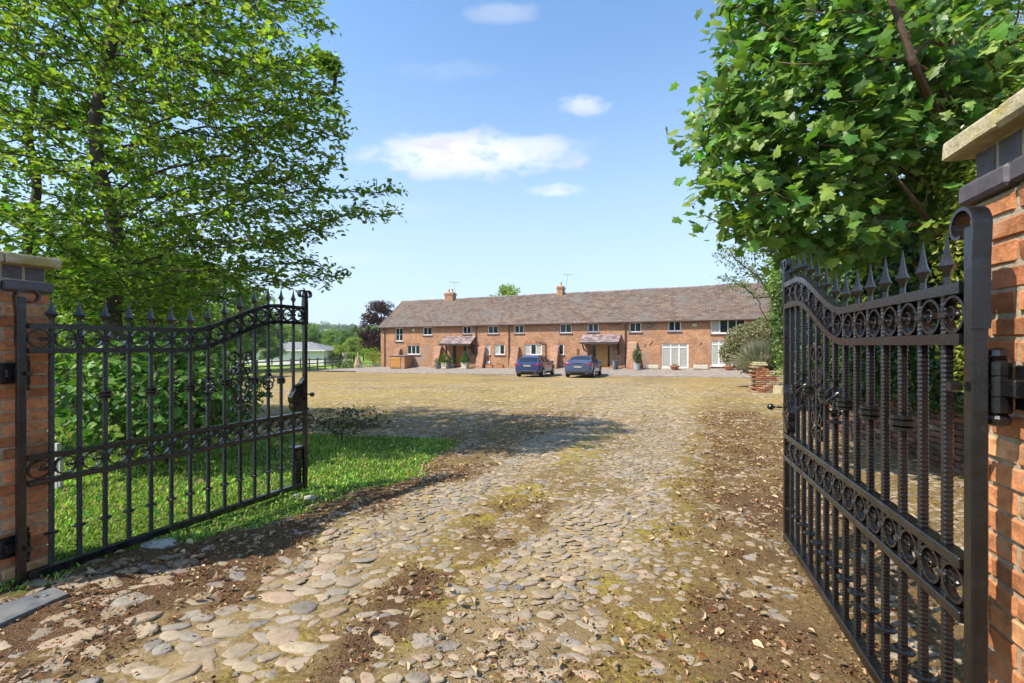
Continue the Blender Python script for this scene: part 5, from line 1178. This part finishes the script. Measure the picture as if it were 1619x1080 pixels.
# tall pale trunks behind the sycamore
def tall(px, Y, h, rr, label):
    p = ptw(px, 0, Y); z = float(gz(p[0], p[1])); root = empty('tall_tree', (p[0], p[1], z), 0, label, 'tree', 'tall trees behind the sycamore'); tr = [(.05 * math.sin(k * .7), .05 * math.cos(k), .6 * k) for k in range(int(h / .6))]
    A = np.vstack([ell(260, (0, 0, h * .93), (1.5, 1.5, 2.2)), ell(90, (.6, 0, h * .62), (1.0, 1.0, 1.6))]); P, par, r = colonize(A, tr, step=.35, infl=2.2, kill=.42); k = np.arange(len(P)) < len(tr); r = np.maximum(r, np.where(k, rr * (1 - .5 * np.arange(len(P)) / len(tr)), 0))
    wood('trunk', P, par, r, simple('pale_trunk_bark', (.30, .24, .18), .9, var=.3, scale=8), root, n=8); S, d = leaf_sites(P, par, r, .011, 5, .16); foliage('crown', S, .10, (.13, .17, .03), parent=root, hi=(.25, .28, .06), phi=.3, m=M_leafb)
tall(1493, 11.0, 10.5, .12, 'thinner pale trunk showing above the sycamore at the top of the photo'); tall(1527, 10.6, 11, .17, 'thicker pale trunk just right of the thin one above the sycamore'); tall(1592, 12.5, 12, .14, 'brown trunk at the top right corner above the close pillar')

# ------------------------------------------------------------------ trees round the courtyard and beyond
def proto_tree(h, w_, base, hi, phi, leaf, n, seed, mt=None, conic=0):
    """crown of leaf clumps in many small lobes on a tapered trunk with limbs, base at the origin"""
    root = empty('tree', (0, 0, 0)); lob = []; nl = 46
    for k in range(nl):
        t = rng.uniform(.28, .97); rad = w_ * (math.sin(math.pi * (t * .78 + .14)) ** .8) * rng.uniform(.35, .8); a = rng.uniform(0, 6.283)
        lob.append((np.array([rad * math.cos(a), rad * math.sin(a), h * t]), w_ * rng.uniform(.17, .34)))
    s = MB(); s.tube([(0, 0, -.3), (.05, 0, h * .25), (-.05, .05, h * .55), (0, 0, h * .85)], [w_ * .06, w_ * .05, w_ * .03, w_ * .01], 7)
    for c_, rr in lob[::2]: s.tube([(0, 0, c_[2] * .45), c_ * np.array([.5, .5, .8]), c_], [w_ * .022, w_ * .014, w_ * .004], 5)
    s.build('trunk', [M_bark], root); S, U = [], []
    for c_, rr in lob:
        pts, d = ball_pts(n, (rr, rr, rr * .8), .45); S.append(pts + c_); U.append(d)
    S = np.vstack(S); U = np.vstack(U); foliage('crown', S, leaf, base, up=U + np.array([0, 0, .6]), parent=root, hi=hi, phi=phi, m=mt or M_leafs, upw=1.1, var=.35); return root
GRPT = 'trees beyond the courtyard fence'
kinds = [proto_tree(7.0, 2.7, (.15, .25, .035), (.28, .36, .06), .25, .20, 190, 1), proto_tree(8.0, 2.6, (.09, .175, .03), (.19, .27, .05), .2, .20, 190, 2), proto_tree(5.0, 2.4, (.23, .31, .04), (.38, .43, .08), .25, .17, 190, 3)]
purple = proto_tree(7.6, 2.3, (.050, .022, .026), (.11, .045, .04), .25, .16, 300, 4)
def plant(root, x, ytop, Y, h0, label, group=None, wide=1.0, cat='tree', ground=None):
    p = at(x, ytop, Y); z = float(gz(p.x, p.y)) if ground is None else ground; sc = (p.z - z) / h0; root.location = (p.x, p.y, z); root.scale = (sc * wide, sc * wide, sc); root.rotation_euler = (0, 0, rng.uniform(0, 6.28)); tag(root, label, cat, group); return root
plant(purple, 603, 481, 55, 7.2, 'purple-leaved tree rising behind the left gable of the house', wide=1.45); purple.name = 'purple_tree'
first = [True, True, True]; H = [6.8, 7.8, 4.9]
def bt(k, x, yt, Y, label, wide=1.1):
    o = kinds[k] if first[k] else copy_tree(kinds[k]); first[k] = False; return plant(o, x, yt, Y, H[k], label, GRPT, wide)
bt(2, 797, 456, 62, 'feathery tree top showing above the roof between the two chimneys', .75)
bt(0, 120, 470, 22, 'bright tree far left, seen through the lawn tree above the shrub', 1.5); bt(2, 230, 490, 26, 'yellow-green tree behind the shrub at the straight part of the open gate', 1.6); bt(0, 330, 486, 34, 'green tree behind the curved part of the open gate', 1.5); bt(1, 400, 500, 44, 'dark green tree left of the white outbuilding', 1.4); bt(0, 95, 455, 15.5, 'leafy tree close behind the broad-leaved shrub, left part', 1.5); bt(1, 235, 470, 17, 'dark leafy tree close behind the shrub, right part', 1.3); bt(2, 30, 480, 18, 'yellow-green tree behind the left brick pillar', 1.5); bt(1, 180, 440, 36, 'tall dark tree deep behind the lawn tree', 1.4); bt(0, 60, 420, 30, 'tall bright tree deep behind the left pillar', 1.3)
bt(0, 455, 516, 84, 'green tree straight behind the ridge of the white outbuilding', 1.6); bt(1, 500, 520, 92, 'darker tree behind the hip of the white outbuilding', 1.6); bt(0, 528, 524, 80, 'green tree at the right corner of the white outbuilding', 1.3); bt(1, 546, 528, 74, 'small dark tree just right of the outbuilding eaves', 1.2); bt(2, 560, 536, 70, 'yellow-green bushy tree before the purple tree', 1.4); bt(0, 575, 524, 86, 'green tree left of the purple tree, standing back', 1.3); bt(2, 515, 532, 100, 'pale green tree peeping over the outbuilding roof', 1.6); bt(2, 589, 545, 62, 'yellow-green bush-like tree under the purple tree', 1.2); bt(1, 425, 508, 76, 'dark tree behind the left end of the outbuilding', 1.6)
bt(0, 478, 512, 120, 'large far green tree above the outbuilding, in the field', 1.7); bt(1, 555, 519, 130, 'far dark tree on the field before the wooded hill', 1.7); bt(0, 590, 517, 140, 'far green tree near the hill, next to the purple tree', 1.7)
bt(1, 1400, 420, 26, 'dark tree behind the ivy hedge', 1.5); bt(0, 1300, 430, 30, 'green tree behind laurel and ivy', 1.5); bt(0, 1550, 300, 17, 'green tree behind the close brick pillar', 1.3)
bt(1, 250, 395, 40, 'tallest dark tree far behind the middle of the lawn tree', 1.3); bt(0, 345, 425, 46, 'broad bright tree far behind the outer branches of the lawn tree', 1.5); bt(0, 150, 400, 28, 'leafy green tree between the two trunks on the lawn', 1.2)
bt(2, 538, 547, 66, 'small yellow-green tree hiding the right corner of the outbuilding', 1.5); bt(0, 424, 535, 58, 'rounded green tree hiding the left end of the outbuilding', 1.6)
# left flower bed
bush_mass('yellow_shrub', [(ptw(598, 566, 50), (1.1, 1, .8)), (ptw(603, 572, 49), (.8, .8, .6))], 60, .16, (.24, .25, .03), 'yellow-green shrub against the left corner of the house', 'shrub', (.36, .34, .05), .3)
bush_mass('silver_shrub', [(ptw(585, 580, 47), (1.6, .8, .45)), (ptw(596, 580, 47), (.8, .7, .5))], 60, .13, (.20, .24, .16), 'low silvery shrub at the edge of the paved terrace', 'shrub', (.40, .42, .33), .3)
bush_mass('bed_shrub', [(ptw(545, 577, 52), (1.6, .9, .7)), (ptw(557, 577, 51), (1.0, .8, .6))], 60, .15, (.08, .15, .03), 'dark green shrubs in the bed between the fence and the wicker cone', 'shrub', (.2, .26, .06), .2)
p = ptw(566, 576, 50); z = float(gz(p[0], p[1])); root = empty('wicker_cone', (p[0], p[1], z), 0, 'tan wicker cone standing in the flower bed', 'garden ornament'); s = MB(); s.lathe([(.42, .0), (.40, .3), (.31, .7), (.20, 1.05), (.10, 1.22)], (0, 0, 0), 12, jit=.02); s.build('cone', [simple('dry_willow', (.38, .29, .19), .9, var=.4, scale=14, bstr=.8, bscale=20, bdist=.04)], root); s = MB(); s.lathe([(.07, 1.2), (.08, 1.28), (.05, 1.65), (.02, 1.75)], (0, 0, 0), 8); s.build('tip', [M_stone], root)
p = ptw(546, 574, 54); z = float(gz(p[0], p[1])); root = empty('garden_urn', (p[0], p[1], z), 0, 'pale stone urn on a pedestal in the bed beyond the fence', 'urn'); s = MB(); s.box((0, 0, .4), (.5, .5, .9), ch=.03); s.build('pedestal', [M_stone], root); s = MB(); s.lathe([(.15, .85), (.20, .95), (.10, 1.1), (.30, 1.4), (.38, 1.7), (.33, 1.72)], (0, 0, 0), 14); s.build('bowl', [M_stone], root)

# ------------------------------------------------------------------ post and rail fence, white outbuilding
M_rail = simple('weathered_fence_wood', (.15, .115, .075), .9, var=.3)
fA, fB = Vector(((385 - CX) / F * 35.5, 35.5)), Vector(((555 - CX) / F * 56, 56)); n = 12
fence = empty('post_and_rail_fence', (fA.x, fA.y, float(gz(fA.x, fA.y))), 0, 'weathered three-rail wooden fence between the courtyard and the green field', 'fence'); o0 = fence.location.copy(); pts = []
for i in range(-4, n + 1):
    p = fA.lerp(fB, i / n); z = float(gz(p.x, p.y)); pts.append(Vector((p.x, p.y, z)) - o0); s = MB(); s.box(pts[-1] + Vector((0, 0, .60)), (.13, .13, 1.4), rz=.3 + rng.normal(0, .05), ch=.015); s.build('post', [M_rail], fence)
for k, zz in enumerate((.35, .72, 1.10)):
    for a, b_ in zip(pts[:-1], pts[1:]): s = MB(); s.bar(a + Vector((.05, -.08, zz)), b_ + Vector((.05, -.08, zz)), .045, .11); s.build('rail', [M_rail], fence)
X0, X1, Ys = (414 - CX) / F * 64, (530 - CX) / F * 64, 64; zg = float(gz(-28, 64)); root = empty('white_outbuilding', ((X0 + X1) / 2 - 1.2, Ys + 3, zg), R(-4), 'long low white outbuilding with grey hipped roof beyond the fence', 'outbuilding')
w2, d2, he = (X1 - X0) / 2, 3.2, CAMZ - (553.5 - HZ) / F * Ys - zg; hr = CAMZ - (541 - HZ) / F * Ys - zg + .05
M_board = simple('white_boarding', (.80, .74, .76), .7, var=.08); M_felt = simple('grey_felt_roof', (.19, .185, .185), .9, var=.25, scale=2)
s = MB(); s.box((0, 0, he / 2 - .1), (2 * w2, 2 * d2, he + .2), ch=.01)
for z in np.arange(.3, he - .1, .22): s.box((0, -d2 - .004, z), (2 * w2, .02, .03))
s.build('wall', [M_board], root); s = MB(); e = .45; s.add([(-w2 - e, -d2 - e, he - .08), (w2 + e, -d2 - e, he - .08), (w2 + e, d2 + e, he - .08), (-w2 - e, d2 + e, he - .08), (-w2 + 3.4, 0, hr), (w2 - 3.4, 0, hr)], [[0, 1, 5, 4], [1, 2, 5], [2, 3, 4, 5], [3, 0, 4], [3, 2, 1, 0]]); rf = s.build('roof', [M_felt], root)
s = MB(); s.tube([(-w2 + 3.0, -.6, hr - .4), (-w2 + 3.0, -.6, hr + .35)], .13, 8); s.lathe([(.19, .34), (.19, .42), (.05, .5)], (-w2 + 3.0, -.6, hr), 10); s.build('flue', [M_trim], rf)
for x in (-w2 + .02, -w2 * .45, w2 * .12, w2 * .42, w2 - .02): s = MB(); s.box((x, -d2 - .02, he / 2), (.12, .05, he)); s.build('timber_post', [M_trim if x != w2 - .02 else M_board], root)
s = MB(); s.box((0, -d2 - e, he - .06), (2 * w2 + 2 * e, .04, .16)); s.build('fascia', [M_board], root)
s = MB(); s.box((-w2 - 1.3, -d2 + 1.2, .7), (2.4, 2.0, 1.5), ch=.02); s.box((-w2 - 1.3, -d2 + 1.2, 1.5), (2.7, 2.3, .1), ch=.02); s.build('annexe', [M_board], root)

# ------------------------------------------------------------------ wooded hills far off
hx, hy = np.linspace(-1500, 1200, 110), np.linspace(330, 1500, 46); HXX, HYY = np.meshgrid(hx, hy)
HZZ = (sm(330, 620, HYY) * 24 + sm(600, 1400, HYY) * 12) * (.55 + .75 * fbm(HXX * .004, HYY * .004, 61)) - 14 * (1 - sm(330, 420, HYY))
HZZ -= 10 * sm(-200, 300, HXX)
I = np.arange(HXX.size).reshape(HXX.shape); m, nt, b = mat('hill_pasture'); nt.links.new(ramp(nt, noise(nt, .012, 6), [(.35, (.06, .10, .03)), (.6, (.12, .17, .04))]), b.inputs['Base Color']); b.inputs['Roughness'].default_value = 1
tag(link('hills', np_mesh('hills', np.stack([HXX, HYY, HZZ], -1).reshape(-1, 3), [np.stack([I[:-1, :-1], I[:-1, 1:], I[1:, 1:], I[1:, :-1]], -1).reshape(-1, 4)], m, smooth=True)), kind='structure')
nt_ = 1500; TX = rng.uniform(-900, 100, nt_); TY = 150 + 600 * rng.uniform(0, 1, nt_); k = (fbm(TX * .012, TY * .012, 71) > .42) & (TX / TY > -.95) & (TX / TY < -.1); TX, TY = TX[k], TY[k]
def hz(X, Y): 
    h = (sm(330, 620, Y) * 24 + sm(600, 1400, Y) * 12) * (.55 + .75 * fbm(X * .004, Y * .004, 61)) - 14 * (1 - sm(330, 420, Y)) - 10 * sm(-200, 300, X)
    return np.maximum(h, gz(X, Y))
TZ = hz(TX, TY); Rr = rng.uniform(3.5, 6.5, len(TX)); S, U = [], []
for x, y, z, r_ in zip(TX, TY, TZ, Rr):
    for _ in range(5):
        o = rng.normal(0, .45, 3) * r_; pts, d = ball_pts(46, (r_ * .6, r_ * .6, r_ * .55), .6); S.append(pts + np.array([x, y, z + r_ * .75]) + o * np.array([1, 1, .5])); U.append(d)
S = np.vstack(S); U = np.vstack(U); tag(foliage('far_woodland', S, 1.9, (.12, .19, .05), up=U + np.array([0, 0, .5]), hi=(.12, .16, .04), phi=.25, upw=1.3, var=.3), kind='stuff')
# ------------------------------------------------------------------ summer haze in the air
s = MB(); zt = 75.0; zb = float(np.min(Z)) - 1.0
s.add([(x, y, z) for z in (zb, zt) for (x, y) in ((-2200, -260), (2200, -260), (2200, 2500), (-2200, 2500))], [[3, 2, 1, 0], [4, 5, 6, 7], [0, 1, 5, 4], [1, 2, 6, 5], [2, 3, 7, 6], [3, 0, 4, 7]])
m = bpy.data.materials.new('thin_haze'); m.use_nodes = True; nt = m.node_tree; nt.nodes.remove(nt.nodes['Principled BSDF'])
v = node(nt, 'ShaderNodeVolumePrincipled'); v.inputs['Color'].default_value = (.86, .92, 1, 1); v.inputs['Density'].default_value = .0003; v.inputs['Anisotropy'].default_value = .1
nt.links.new(v.outputs[0], nt.nodes['Material Output'].inputs['Volume'])
tag(s.build('haze', [m]), kind='stuff')
